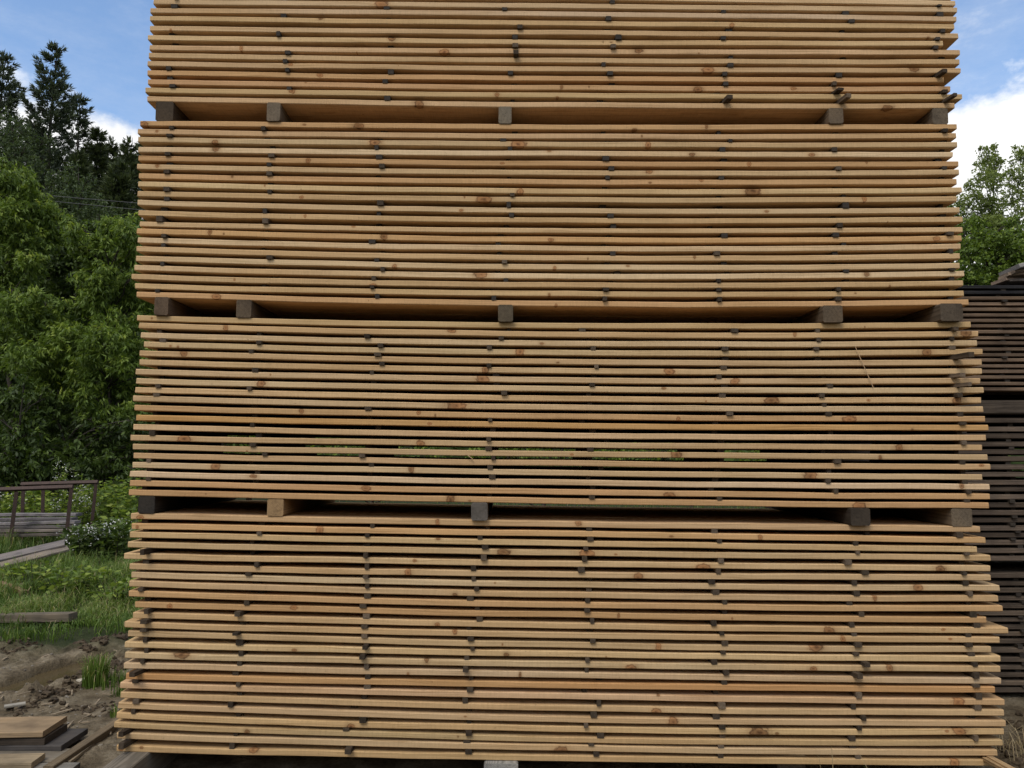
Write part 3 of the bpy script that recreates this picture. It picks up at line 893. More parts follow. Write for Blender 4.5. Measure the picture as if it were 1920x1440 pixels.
def bent(a, b, r0, r1, n=6, wob=0.1, sag=0.0):
    a, b = Vector(a), Vector(b)
    ph = rnd.uniform(0, 99)
    L = (b - a).length
    pts, rad = [], []
    for i in range(n + 1):
        f = i / n
        p = a.lerp(b, f) + Vector((noise.noise((f * 2, ph, 0)), noise.noise((f * 2, ph, 5)), 0)) * wob * L * math.sin(math.pi * min(f, .5)) + Vector((0, 0, sag * L * math.sin(math.pi * f)))
        pts.append(p)
        rad.append(r0 + (r1 - r0) * f)
    return pts, rad


def thing(name, loc, label, cat, group=None):
    return tag(obj(name, None, loc=loc), label, cat, group)


def leafy_tree(name, base, lumps, nclus, per, llen, lwid, droop, lmat, bmat, label, cat='tree', group=None, trunk_r=0.1, tipbright=0.25, spread=0.10, up=0.2):
    """lumps: (x, y, z, r) relative to the base; leaf clusters sit mostly on the lumps' outsides, limbs run to each lump."""
    root = thing(name, base, label, cat, group)
    L = np.array(lumps, dtype=float)
    wts = L[:, 3] ** 2
    idx = nrs.choice(len(L), nclus, p=wts / wts.sum())
    dirs = unit(nrs.normal(size=(nclus, 3)) + np.array([0, 0, up]))
    rr = L[idx, 3] * (0.35 + 0.65 * nrs.uniform(0, 1, nclus) ** 0.55) * (1 + 0.22 * nrs.normal(size=nclus))
    c = L[idx, :3] + dirs * rr[:, None] * np.array([1, 1, 0.85])
    c[:, 2] = np.maximum(c[:, 2], 0.12)
    lv = Leaves()
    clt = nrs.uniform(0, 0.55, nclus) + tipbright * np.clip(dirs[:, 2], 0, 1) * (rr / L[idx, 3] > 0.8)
    axis = unit(dirs * np.array([1, 1, .4]) + nrs.normal(size=(nclus, 3)) * 0.5)
    for k in range(per):
        f = (k + .5) / per
        base_ = c - axis * llen * 1.0 * (1 - f) * 1.1 + nrs.normal(size=c.shape) * spread * llen
        base_[:, 2] -= 0.25 * llen * (1 - f)
        d = axis * (0.35 + 0.5 * f) + nrs.normal(size=c.shape) * 0.55
        d[:, 2] -= droop
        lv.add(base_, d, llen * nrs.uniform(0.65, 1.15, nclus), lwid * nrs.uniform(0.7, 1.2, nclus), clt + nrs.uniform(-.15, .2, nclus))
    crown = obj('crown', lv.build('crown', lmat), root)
    top = max(lumps, key=lambda l: l[2])
    paths = [bent((0, 0, -0.1), (top[0], top[1], top[2] + top[3] * .1), trunk_r, trunk_r * .12, 9, .05)]
    tp = paths[0][0]
    for (x, y, z, r) in lumps:
        f = max(0.08, min(0.9, (z - r * .9) / (tp[-1].z + 1e-6)))
        st = tp[int(f * 9)]
        pth = bent(st, (x, y, z), trunk_r * .45 * (1 - f * .6), trunk_r * .12, 5, .12, .08)
        paths.append(pth)
        for _ in range(4):
            d = Vector((rnd.gauss(0, 1), rnd.gauss(0, 1), rnd.gauss(.3, .7))).normalized() * r * rnd.uniform(.6, .95)
            paths.append(bent(pth[0][rnd.choice([3, 4, 5])], Vector((x, y, z)) + d, trunk_r * .14, trunk_r * .04, 4, .12))
    V, Fc = tubes(paths)
    obj('trunk', mesh('trunk', V, Fc, bmat, True), root)
    return root


def conifer_meshes(H, Wd, seed, sparse=1.0, lift=0.25, bare=0.12, tuft=0.34):
    r = np.random.RandomState(seed)
    lv = Leaves()
    paths = [bent((0, 0, -0.2), (r.normal(0, .15), r.normal(0, .15), H), 0.016 * H, 0.01, 12, .01)]
    z = H * bare
    step = H / 30.0
    while z < H * 0.985:
        f = (z / H - bare) / (1 - bare)
        reach = Wd * min(1.0, 1.12 * (1 - f) ** 0.8) * (0.7 + 0.3 * min(1, f * 4)) + 0.12
        nb = int(round(r.choice([4, 5, 6]) * sparse)) if f < .92 else 4
        a0 = r.uniform(0, 6.28)
        for b in range(nb):
            a = a0 + b * 6.283 / nb + r.normal(0, .3)
            L = reach * r.uniform(0.45, 1.15)
            li = lift * r.uniform(.5, 1.4) + 1.0 * max(0, f - .6)
            n = max(4, int(L / 0.13))
            s = np.linspace(0.2, 1, n) ** 0.7
            rad = L * s
            zz = z + r.normal(0, .12 * step)
            cen = np.stack([np.cos(a) * rad, np.sin(a) * rad, zz + li * L * s ** 2.2 - 0.16 * L * np.sin(s * 3.14)], 1)
            paths.append(([(0, 0, zz), cen[n // 2], cen[-1]], [0.012 * H * (1 - f) * .35 + .012, 0.015, 0.006]))
            side = np.array([-np.sin(a), np.cos(a), 0])
            out = np.array([np.cos(a), np.sin(a), li * .9])
            for k in range(4):
                sp = (r.uniform(-1, 1, n) * (0.30 * L * (1.08 - s) + 0.05))[:, None]
                cc = cen + side * sp + r.normal(size=(n, 3)) * np.array([.05, .05, .035])
                cc[:, 2] += np.abs(sp[:, 0]) * .10
                for q in range(6):
                    d = out + side * np.sign(sp) * 0.6 + r.normal(size=(n, 3)) * 0.5 + np.array([0, 0, 0.30])
                    lv.add(cc, d, tuft * r.uniform(.55, 1.1, n), 0.05 * r.uniform(.7, 1.3, n), r.uniform(0, .75, n) + .25 * (s > .8), r.normal(size=(n, 3)))
        z += step * r.uniform(.75, 1.25) * (0.6 + .6 * (1 - f))
    for q in range(14):
        base = np.tile(np.array([[0, 0, H - .25]]), (3, 1)) + r.normal(size=(3, 3)) * .05
        lv.add(base, r.normal(size=(3, 3)) * .35 + np.array([0, 0, 1]), np.full(3, .35), np.full(3, .05), r.uniform(.2, .8, 3), r.normal(size=(3, 3)))
    return lv, paths


def conifer(name, px, py, y, Wd, seed, mat, label, group, **kw):
    p = at_y(px, py, y)
    H = p.z - 0.0
    lv, paths = conifer_meshes(H, Wd, seed, **kw)
    root = thing(name, (p.x, y, 0), label, 'tree', group)
    obj('crown', lv.build('crown', mat), root)
    V, Fc = tubes(paths, 5)
    obj('trunk', mesh('trunk', V, Fc, M_BARK, True), root)
    return root


GC = 'conifers beyond the leafy trees'
conifer('white_pine', 100, 82, 33, 3.5, 3, M_NEEDLE, 'tall dark white pine, the highest tree left of the stack', GC, sparse=1.3, lift=.32)
conifer('white_pine', 6, 98, 34, 3.5, 8, M_NEEDLE, 'dark white pine cut by the left picture edge', GC, sparse=1.25, lift=.34)
conifer('white_pine', 150, 178, 37, 2.6, 12, M_NEEDLE, 'sparse thin pine just right of the tallest pine', GC, sparse=.9, lift=.2, bare=.3)
conifer('spruce_tree', 184, 240, 36, 2.2, 21, M_SPRUCE, 'dark spruce, first of the short row right of the pines', GC, sparse=1.7)
conifer('spruce_tree', 209, 258, 38, 2.3, 22, M_SPRUCE, 'dark spruce, second of the short row right of the pines', GC, sparse=1.7)
conifer('spruce_tree', 242, 258, 36, 2.4, 23, M_SPRUCE, 'dark spruce close beside the edge of the second pack', GC, sparse=1.7)
conifer('spruce_tree', 275, 250, 39, 2.6, 24, M_SPRUCE, 'dark spruce rising half hidden behind the edge of the stack', GC, sparse=1.7)
conifer('spruce_tree', 150, 285, 33, 2.4, 26, M_SPRUCE, 'dark lower spruce in front of the tall pines', GC, sparse=1.7)
conifer('spruce_tree', 70, 235, 36, 2.9, 27, M_SPRUCE, 'broad dark spruce between the two big pines', GC, sparse=1.8)
conifer('spruce_tree', 225, 300, 31, 2.3, 28, M_SPRUCE, 'dark lower spruce in front of the short row', GC, sparse=1.8)


def lump_tree(name, pts, y, llen, lwid, droop, lmat, label, density=260, per=6, group=None, trunk_r=.1, **kw):
    """pts: (px, py, radius in px) lumps seen from the camera at about the distance y."""
    base = at_y(sum(p[0] for p in pts) / len(pts), 800, y)
    base.z = 0
    lumps, area = [], 0
    more = []
    for (px, py, rp) in pts:
        for _ in range(3):
            an = rnd.uniform(0, 6.28)
            more.append((px + 1.05 * rp * math.cos(an), py + 1.0 * rp * math.sin(an), rp * rnd.uniform(.3, .6)))
    pts = list(pts) + more
    for (px, py, rp) in pts:
        yy = y + rnd.uniform(-.6, .6)
        p = at_y(px, py, yy)
        r = rp / FPX * (yy + DIST)
        lumps.append((p.x - base.x, p.y - base.y, p.z, r))
        area += r * r
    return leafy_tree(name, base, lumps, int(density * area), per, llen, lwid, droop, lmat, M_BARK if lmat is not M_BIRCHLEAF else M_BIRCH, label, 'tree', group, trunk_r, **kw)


GL = 'leafy trees left of the stack'
lump_tree('poplar_tree', [(125, 345, 34), (150, 375, 40), (100, 380, 40), (140, 430, 48), (190, 410, 40), (90, 440, 50)], 26, .10, .06, .1, M_LEAF2, 'grey-green leafy tree in front of the dark conifers', 330, 5, GL, .12)
lump_tree('aspen_tree', [(20, 240, 36), (45, 275, 40), (5, 300, 45), (60, 320, 38)], 29, .10, .06, .1, M_LEAF2, 'olive leafy tree below the pine at the left picture edge', 300, 5, GL, .12)
lump_tree('sumac_tree', [(8, 335, 30), (38, 330, 24), (60, 375, 34), (15, 400, 42), (85, 400, 28), (45, 450, 46), (-20, 380, 50), (100, 440, 26), (10, 500, 50)], 14.5, .145, .038, .95, M_LEAF,
          'tall drooping-leaved tree with yellow-green tips at the left picture edge', 860, 8, GL, .07)
lump_tree('sumac_tree', [(140, 432, 22), (165, 470, 28), (205, 425, 26), (190, 480, 34), (235, 430, 26), (245, 480, 32), (225, 540, 40), (180, 560, 34), (262, 560, 40), (150, 520, 16)], 13.5, .145, .038, .95, M_LEAF,
          'drooping-leaved tree with bright tips touching the stack edge', 860, 8, GL, .07)
lump_tree('sumac_tree', [(30, 580, 48), (85, 600, 42), (130, 640, 46), (60, 670, 52), (0, 640, 50), (110, 700, 40)], 13.2, .14, .037, .9, M_LEAF,
          'broad drooping-leaved shrub tree low on the far left', 720, 8, GL, .06)
lump_tree('sumac_tree', [(200, 640, 46), (245, 660, 44), (170, 700, 42), (225, 730, 46), (265, 720, 40), (180, 770, 36)], 13.0, .14, .037, .9, M_LEAF,
          'drooping-leaved shrub tree beside the middle of the stack', 680, 8, GL, .06)
lump_tree('shade_shrub', [(20, 760, 46), (70, 790, 48), (-20, 820, 50), (40, 850, 44), (80, 870, 40), (0, 880, 44), (40, 900, 40)], 12.3, .15, .05, .7, M_LEAF3, 'dark leafy shrub behind the left part of the rusty rack', 360, 7, GL, .06)
lump_tree('shade_shrub', [(130, 790, 46), (180, 830, 44), (235, 800, 44), (110, 850, 44), (240, 860, 40), (280, 830, 46), (150, 880, 44), (200, 880, 44), (110, 905, 40), (260, 900, 40)], 12.5, .14, .05, .6, M_LEAF3, 'dark leafy shrub behind the right part of the rusty rack', 340, 7, GL, .06)
lump_tree('shade_shrub', [(40, 480, 60), (120, 560, 64), (200, 620, 64), (60, 640, 66), (150, 720, 66), (250, 700, 60), (20, 760, 60), (230, 800, 56), (100, 820, 60), (290, 560, 60), (150, 480, 50), (30, 850, 56), (170, 860, 56), (250, 880, 50), (80, 720, 60), (190, 540, 60), (-20, 560, 60), (60, 900, 44), (140, 900, 44), (215, 910, 40)], 17.5, .16, .06, .5, M_LEAF3,
          'deep shaded thicket tree behind the drooping-leaved trees', 420, 7, GL, .12)

GR = 'young birches right of the stack'
lump_tree('birch_tree', [(1850, 300, 18), (1838, 335, 24), (1868, 340, 22), (1825, 375, 26), (1858, 385, 30), (1840, 415, 30), (1878, 420, 22), (1852, 282, 14), (1862, 310, 18)], 14, .06, .042, .35, M_BIRCHLEAF, 'slender young birch nearest to the pine stack', 1500, 4, GR, .03, tipbright=.1)
lump_tree('birch_tree', [(1915, 290, 18), (1905, 325, 22), (1930, 350, 26), (1900, 370, 24), (1920, 400, 26), (1945, 300, 30)], 14.6, .06, .042, .35, M_BIRCHLEAF, 'young birch at the right picture edge', 1500, 4, GR, .03, tipbright=.1)
lump_tree('birch_tree', [(1800, 400, 22), (1812, 430, 24), (1790, 440, 28)], 15.2, .06, .042, .35, M_BIRCHLEAF, 'small birch half hidden behind the pine stack', 1500, 4, GR, .03, tipbright=.1)
lump_tree('green_bush', [(1815, 480, 42), (1860, 470, 38), (1900, 480, 40), (1840, 530, 46), (1890, 540, 46), (1790, 540, 46), (1935, 500, 44), (1950, 560, 50), (1840, 450, 34), (1880, 510, 40), (1910, 440, 30)], 12.6, .075, .052, .3, M_LEAF, 'dense green bush above the dark stack', 1000, 5, 'bushes behind the stacks', .07, tipbright=.1)
lump_tree('green_bush', [(1780, 460, 50), (1860, 450, 42), (1930, 450, 46), (1820, 560, 60), (1900, 580, 60)], 15.5, .085, .06, .3, M_LEAF3, 'darker green bush behind the birch stems', 650, 5, 'bushes behind the stacks', .07)
for q, (px, wd) in enumerate([(420, 90), (700, 80), (1010, 95), (1290, 85), (1560, 90)]):
    lump_tree('green_bush', [(px - 60, 850, wd * .7), (px + 50, 845, wd * .75), (px, 800, wd * .8), (px + 110, 870, wd * .5), (px - 110, 870, wd * .5)], 15 + q % 2, .12, .06, .3, M_LEAF,
              'green bush glimpsed through the gaps of the stack, %s from the left' % ORD[q], 130, 6, 'bushes behind the stacks', .06)


# the wood goes on beside and behind the stack, and up the hillsides
for q, (px, y) in enumerate([(350, 16.5), (470, 19), (-120, 15), (-230, 17)]):
    lump_tree('sumac_tree', [(px - 40, 460, 55), (px + 40, 430, 50), (px, 540, 65), (px - 50, 640, 60), (px + 50, 620, 62), (px, 720, 62), (px - 40, 800, 55), (px + 45, 800, 55)], y, .16, .045, .9, M_LEAF if q % 2 else M_LEAF3,
              ['leafy tree hidden behind the left half of the stack', 'leafy tree further back behind the left half of the stack', 'leafy tree just outside the left picture edge', 'leafy tree well outside the left picture edge'][q], 240, 7, 'trees outside the picture', .09)
lv = Leaves()
nf = 2600
for _ in range(nf):
    i, f = nrs.randint(0, na), nrs.uniform(0.02, 1)
    j = min(nr - 1, int(f * nr))
    v = V_HILL[i * (nr + 1) + j]
    H, Rr = nrs.uniform(3.5, 7), nrs.uniform(1.0, 2.2)
    m = 42
    t = nrs.uniform(0, 1, m)
    conif = nrs.uniform() < .4
    rad = Rr * ((1 - t) ** .8 if conif else np.sin(np.clip(t * .85 + .15, 0, 1) * 3.14) ** .6)
    an = nrs.uniform(0, 6.28, m)
    o_ = np.array([v[0] + nrs.uniform(-2, 2), v[1] + nrs.uniform(-2, 2), v[2] - .3])
    c = o_ + np.stack([np.cos(an) * rad, np.sin(an) * rad, t * H * .9], 1)
    d = np.stack([np.cos(an), np.sin(an), np.full(m, -.25 if conif else .25)], 1) + nrs.normal(size=(m, 3)) * .4
    lv.add(c, d, nrs.uniform(.5, 1.2, m) * .9, nrs.uniform(.35, .8, m), nrs.uniform(0, .25 if conif else .8, m))
tag(obj('hillside_forest', lv.build('hillside_forest', M_LEAF3)), 'far mixed forest covering the hillsides around the yard', 'forest', kind='stuff')


# ------------------------------------------------------------------ grass
def grass_mesh(pts, hmin, hmax, wmin, wmax, mat, name='grass', lean=.35, tint=None):
    """Blades of two quads each."""
    pts = np.asarray(pts)
    n = len(pts)
    h = nrs.uniform(hmin, hmax, n)
    if name == 'grass':
        h *= np.clip((pts[:, 1] - 2.1) / 3.0, .45, 1.0) * np.array([.85 + 1.0 * noise.noise((p[0] * 2.2, p[1] * 1.3, 31)) for p in pts])
    a = nrs.uniform(0, 6.283, n)
    ln = np.clip(np.abs(nrs.normal(lean, lean * .5, n)), .02, 1.3)
    d = np.stack([np.cos(a), np.sin(a), np.zeros(n)], 1)
    s = np.stack([-np.sin(a), np.cos(a), np.zeros(n)], 1) * nrs.uniform(wmin, wmax, n)[:, None] * .5
    upv = np.array([0, 0, 1.0])
    m1 = pts + upv * (h * .5)[:, None] + d * (h * ln * .18)[:, None]
    m15 = pts + upv * (h * (.82 - .10 * ln))[:, None] + d * (h * ln * .5)[:, None]
    m2 = pts + upv * (h * (.98 - .42 * ln))[:, None] + d * (h * ln)[:, None]
    q1 = np.stack([pts - s, pts + s, m1 + s * .9, m1 - s * .9], 1)
    q2 = np.stack([m1 - s * .9, m1 + s * .9, m15 + s * .6, m15 - s * .6], 1)
    q3 = np.stack([m15 - s * .6, m15 + s * .6, m2 + s * .1, m2 - s * .1], 1)
    lv = Leaves()
    t = nrs.uniform(0, .9, n) if tint is None else tint
    t = np.where(nrs.uniform(0, 1, n) < .05, 1.0, t)
    lv.v = [np.concatenate([q1, q2, q3]).reshape(-1, 3)]
    lv.t = [np.concatenate([np.repeat(t * .8, 4), np.repeat(t, 4), np.repeat(np.minimum(t * 1.1 + .05, 1), 4)])]
    return lv.build(name, mat)


def scatter(n, pxr, pyr, keep=None):
    out = []
    tries = 0
    while len(out) < n and tries < n * 12:
        tries += 1
        px, py = rnd.uniform(*pxr), pyr[0] + (pyr[1] - pyr[0]) * rnd.random()
        p = at_z(px, py, 0)
        if keep is None or keep(p.x, p.y): out.append((p.x, p.y, gz(p.x, p.y) - .01))
    return out


def edge(x, y):
    return y > 2.85 + 0.25 * (x + 4.2) + 0.25 * noise.noise((x * 1.6, y * .4, 7)) + rnd.gauss(0, .10)


def edge2(x, y):
    if 2.95 < y < 3.36 and x < -3.75 and rnd.random() < .75: return False
    return edge(x, y) and rnd.random() < .55 + 1.0 * noise.noise((x * 2.0, y * 1.2, 11))


pts = scatter(52000, (-330, 300), (955, 1235), edge2)
pt_ = np.array([noise.noise((p[0] * 1.4, p[1] * .8, 21)) for p in pts])
obj_g = obj('grass', grass_mesh(pts, .14, .42, .004, .009, M_GRASS, 'grass', .6, np.clip(.55 + .75 * pt_ + nrs.uniform(-.35, .35, len(pts)), 0, .95)))
tag(obj_g, 'lush green grass between the mud and the shrubs', 'grass', kind='stuff')
pts = []
for _ in range(16000):
    x, y = rnd.uniform(-5, 7), 1.75 + 16 * rnd.random() ** 1.6
    if (x > 1.9 and y < 2.1) or x < -0.47 * (y + DIST): continue
    pts.append((x, y, gz(x, y) - .01))
tag(obj('meadow_grass', grass_mesh(pts, .15, .45, .008, .016, M_GRASS, 'meadow_grass')), 'tall grass growing behind the pine stack', 'grass', kind='stuff')


def tuft(px, py, n, rad, h0, h1, label, mat=M_GRASS, lean=.3, wd=(.004, .008), z=None, name='grass_tuft', tint=None):
    p = at_z(px, py, 0)
    ang, rr = nrs.uniform(0, 6.283, n), rad * nrs.uniform(0, 1, n) ** .6
    pts = np.stack([rr * np.cos(ang), rr * np.sin(ang), np.full(n, -.01)], 1)
    o = obj(name, grass_mesh(pts, h0, h1, wd[0], wd[1], mat, name, lean, tint), loc=(p.x, p.y, gz(p.x, p.y)))
    return tag(o, label, 'grass tuft')


tuft(180, 1284, 260, .085, .12, .26, 'bright green grass tuft standing in the mud', tint=nrs.uniform(.35, .9, 260))
tuft(207, 1285, 130, .12, .04, .13, 'low grass patch right of the bright tuft in the mud')
tuft(226, 1300, 60, .07, .05, .11, 'small grass patch at the mud edge by the stack')
tuft(222, 1345, 50, .05, .03, .09, 'tiny weed at the foot of the stack by the dark plank')
tuft(20, 1218, 90, .14, .06, .18, 'grass clump on the mud edge at the left picture edge')
for q, (px, py, n, h0, h1, lab, mt) in enumerate([
        (1555, 1560, 7, .22, .46, 'thin dry grass stems in front of the lowest pack, left group', M_STRAW),
        (1640, 1560, 5, .22, .48, 'thin dry grass stems in front of the lowest pack, right group', M_STRAW),
        (1497, 1545, 4, .16, .26, 'broad green grass blades at the lower picture edge, left of the stems', M_GRASS),
        (1688, 1545, 4, .16, .27, 'broad green grass blades at the lower picture edge, right of the stems', M_GRASS)]):
    tuft(px, py, n, .06, h0, h1, lab, mt, .3, (.0025, .004) if mt is M_STRAW else (.008, .013))
tuft(1897, 1418, 22, .07, .10, .24, 'dry pale grass strands on the soil right of the stack', M_STRAW, .7, (.003, .005))
tuft(1916, 1432, 16, .06, .08, .18, 'dry curled grass strands at the lower right picture corner', M_STRAW, .9, (.003, .005))


# ------------------------------------------------------------------ clods, stones and chips in the mud
def lumps_mesh(name, items, mat, flatk=.6):
    V, Fc = [], []
    ico = []
    import bmesh
    bm = bmesh.new()
    bmesh.ops.create_icosphere(bm, subdivisions=2, radius=1)
    iv = [v.co.copy() for v in bm.verts]
    fi = [[v.index for v in f.verts] for f in bm.faces]
    bm.free()
    for (x, y, r) in items:
        ph = rnd.uniform(0, 99)
        b = len(V)
        sx, sy = rnd.uniform(.7, 1.3), rnd.uniform(.7, 1.3)
        z0 = gz(x, y)
        for c in iv:
            k = r * (1 + .6 * noise.noise(c * 1.6 + Vector((ph, 0, 0))) + .6 * noise.noise(c * 3.3 + Vector((0, ph, 0))))
            V.append((x + c.x * k * sx, y + c.y * k * sy, z0 + c.z * k * flatk + r * flatk * .3))
        Fc += [[b + i for i in f] for f in fi]
    return mesh(name, V, Fc, mat)


items = []
for (pxa, pya, pxb, pyb, n, r0, r1) in [(145, 1222, 232, 1200, 90, .012, .05), (75, 1312, 150, 1275, 80, .01, .04), (130, 1250, 225, 1245, 40, .01, .035), (20, 1345, 90, 1310, 50, .008, .03),
                                        (120, 1330, 215, 1330, 60, .006, .022), (0, 1232, 70, 1215, 50, .008, .03), (215, 1245, 235, 1262, 25, .015, .04)]:
    for _ in range(n):
        f = rnd.random()
        p = at_z(pxa + (pxb - pxa) * f + rnd.gauss(0, 9), pya + (pyb - pya) * f + rnd.gauss(0, 6), 0)
        items.append((p.x, p.y, rnd.uniform(r0, r1) * rnd.uniform(.35, .8)))
for _ in range(70):
    p = at_z(rnd.uniform(1875, 1990), rnd.uniform(1330, 1470), 0)
    items.append((p.x, p.y, rnd.uniform(.006, .03)))
tag(obj('mud_clods', lumps_mesh('mud_clods', items, M_CLOD, .85)), 'dark crumbly clods of churned mud', 'clods', kind='stuff')
items = []
for _ in range(150):
    p = at_z(rnd.uniform(-30, 235), rnd.uniform(1215, 1400), 0)
    if pud_d(p.x, p.y) > 1.25: items.append((p.x, p.y, rnd.uniform(.003, .011)))
tag(obj('pebbles', lumps_mesh('pebbles', items, M_STONE, .5)), 'small grey pebbles scattered over the mud', 'pebbles', kind='stuff')
V, Fc = [], []
for _ in range(60):
    p = at_z(rnd.uniform(-20, 235), rnd.uniform(1195, 1400), 0)
    if pud_d(p.x, p.y) < 1.25: continue
    L, wd, a = rnd.uniform(.02, .09), rnd.uniform(.006, .02), rnd.uniform(0, 3.14)
    z0 = gz(p.x, p.y) + .012
    b = len(V)
    for sz in (0, .006):
        for (u, v) in ((-L, -wd), (L, -wd * .6), (L * .9, wd), (-L, wd * .7)):
            V.append((p.x + (u * math.cos(a) - v * math.sin(a)) * .5, p.y + (u * math.sin(a) + v * math.cos(a)) * .5, z0 + sz + u * .05))
    Fc += [(b + 3, b + 2, b + 1, b), (b + 4, b + 5, b + 6, b + 7)] + [(b + i, b + (i + 1) % 4, b + 4 + (i + 1) % 4, b + 4 + i) for i in range(4)]
tag(obj('wood_chips', mesh('wood_chips', V, Fc, M_CHIP)), 'pale wood chips strewn over the mud', 'chips', kind='stuff')


# ------------------------------------------------------------------ board pile at the lower left
def slab(name, fr, wd, t, length, yaw, tone, label, cat='board', group=None, roll=0.0, seed=0.0, mat=None, slope=0.0):
    """A board whose front right upper corner is the point fr, running back along y by wd and left along x by length."""
    me = box_mesh(name, length, wd, t, mat or M_GREY, 0.003, 0.004, seed, 8)
    me.transform(__import__('mathutils').Matrix.Translation((-length, wd / 2, -t)))
    o = obj(name, me, loc=fr, rot=(roll, slope, yaw))
    o['tone'] = list(tone)
    return tag(o, label, cat, group)


GP = 'boards piled on the mud at the lower left'
slab('grey_board', at_z(80, 1372, .128), .25, .030, 1.6, .05, (0.27, 0.19, 0.112), 'pale tan board on top of the pile with a dark right end', group=GP, seed=1)
slab('grey_board', at_z(84, 1384, .092), .22, .036, 1.6, .02, (0.062, 0.048, 0.036), 'dark brown board right under the pale top board of the pile', group=GP, seed=2)
slab('grey_board', at_z(115, 1398, .055), .26, .030, 1.7, .0, (0.072, 0.064, 0.058), 'wide blue-grey board below the dark boards of the pile', group=GP, seed=3)
slab('grey_board', at_z(101, 1426, .027), .17, .030, 1.5, .04, (0.19, 0.16, 0.12), 'light grey board low in the pile with a clean cut end', group=GP, seed=4)
slab('grey_board', at_z(59, 1430, .058), .13, .030, 1.5, .06, (0.29, 0.22, 0.135), 'yellowish board at the front of the pile', group=GP, seed=5)
slab('grey_board', at_z(128, 1447, .024), .12, .026, 1.2, .05, (0.17, 0.155, 0.13), 'grey board lying on the mud right in front of the pile', group=GP, seed=6)
a, b = at_z(90, 1441, .030), at_z(219, 1352, .040)
d = b - a
o = obj('long_plank', box_mesh('long_plank', d.length + .15, .052, .042, M_GREY, .003, .003, 5, 6), loc=(a.x, a.y, .0), rot=(0, 0, math.atan2(d.y, d.x)))
o['tone'] = [0.16, 0.12, 0.075]
tag(o, 'long narrow brown plank running from the pile back towards the stack', 'plank')
a, b = at_z(128, 1430, .01), at_z(212, 1366, .01)
d = b - a
o = obj('long_plank', box_mesh('long_plank', d.length, .022, .018, M_GREY, .002, .002, 6, 6), loc=(a.x, a.y, .0), rot=(0, 0, math.atan2(d.y, d.x)))
o['tone'] = [0.30, 0.24, 0.16]
tag(o, 'thin pale strip lying alongside the long brown plank', 'strip')

# boards and scraps lying in the grass
def lay(name, pa, pb, z, wd, t, tone, label, cat, za=None, seed=0., roll=0.):
    a, b = at_z(*pa, z), at_z(*pb, z if za is None else za)
    d = b - a
    o = obj(name, box_mesh(name, d.length, wd, t, M_GREY, .003, .006, seed, 8), loc=a - Vector((0, 0, t)), rot=(roll, math.asin(-d.z / d.length), math.atan2(d.y, d.x)))
    o['tone'] = list(tone)
    return tag(o, label, cat)


GG = 'grey boards dropped in the grass'
lay('grey_board', (-40, 1053), (122, 1016), .22, .22, .028, (0.174, 0.151, 0.138), 'upper grey board of the two leaning in the grass', 'board', .42, 1., R(14))
lay('grey_board', (-40, 1068), (128, 1026), .16, .16, .028, (0.191, 0.157, 0.125), 'lower grey board of the two leaning in the grass', 'board', .36, 2., R(14))
lay('grey_beam', (-60, 1152), (138, 1149), .085, .12, .07, (0.135, 0.11, 0.08), 'old grey beam lying at the edge of the grass', 'beam', .13, 3.)
lay('broken_branch', (0, 1090), (48, 1108), .14, .07, .06, (0.20, 0.13, 0.075), 'broken brown slab of wood with bark in the grass', 'wood scrap', .10, 4.)
lay('grey_board', (-30, 1092), (45, 1094), .10, .08, .02, (0.24, 0.19, 0.13), 'thin brown board beside the broken slab in the grass', 'board', .10, 5.)
lay('wood_scrap', (147, 1275), (163, 1271), .035, .05, .012, (0.50, 0.44, 0.34), 'pale flat wood scrap beside the bright grass tuft', 'wood scrap', .035, 6.)
lay('wood_scrap', (8, 1323), (48, 1317), .03, .05, .014, (0.30, 0.27, 0.22), 'grey flat wood scrap in the mud above the pile', 'wood scrap', .03, 7.)

# ------------------------------------------------------------------ rusty rack with grey lumber
rack = thing('steel_rack', (-8.3, 8.6, 0), 'rusty square-tube rack holding grey lumber in the tall grass', 'rack')
rx, ry = -8.3, 8.6


def bar(name, a, b, s, parent):
    a, b = Vector(a) - Vector((rx, ry, 0)), Vector(b) - Vector((rx, ry, 0))
    V, Fc = tubes([([a, b], [s * .72, s * .72])], 4)
    return obj(name, mesh(name, V, Fc, M_RUST), parent)


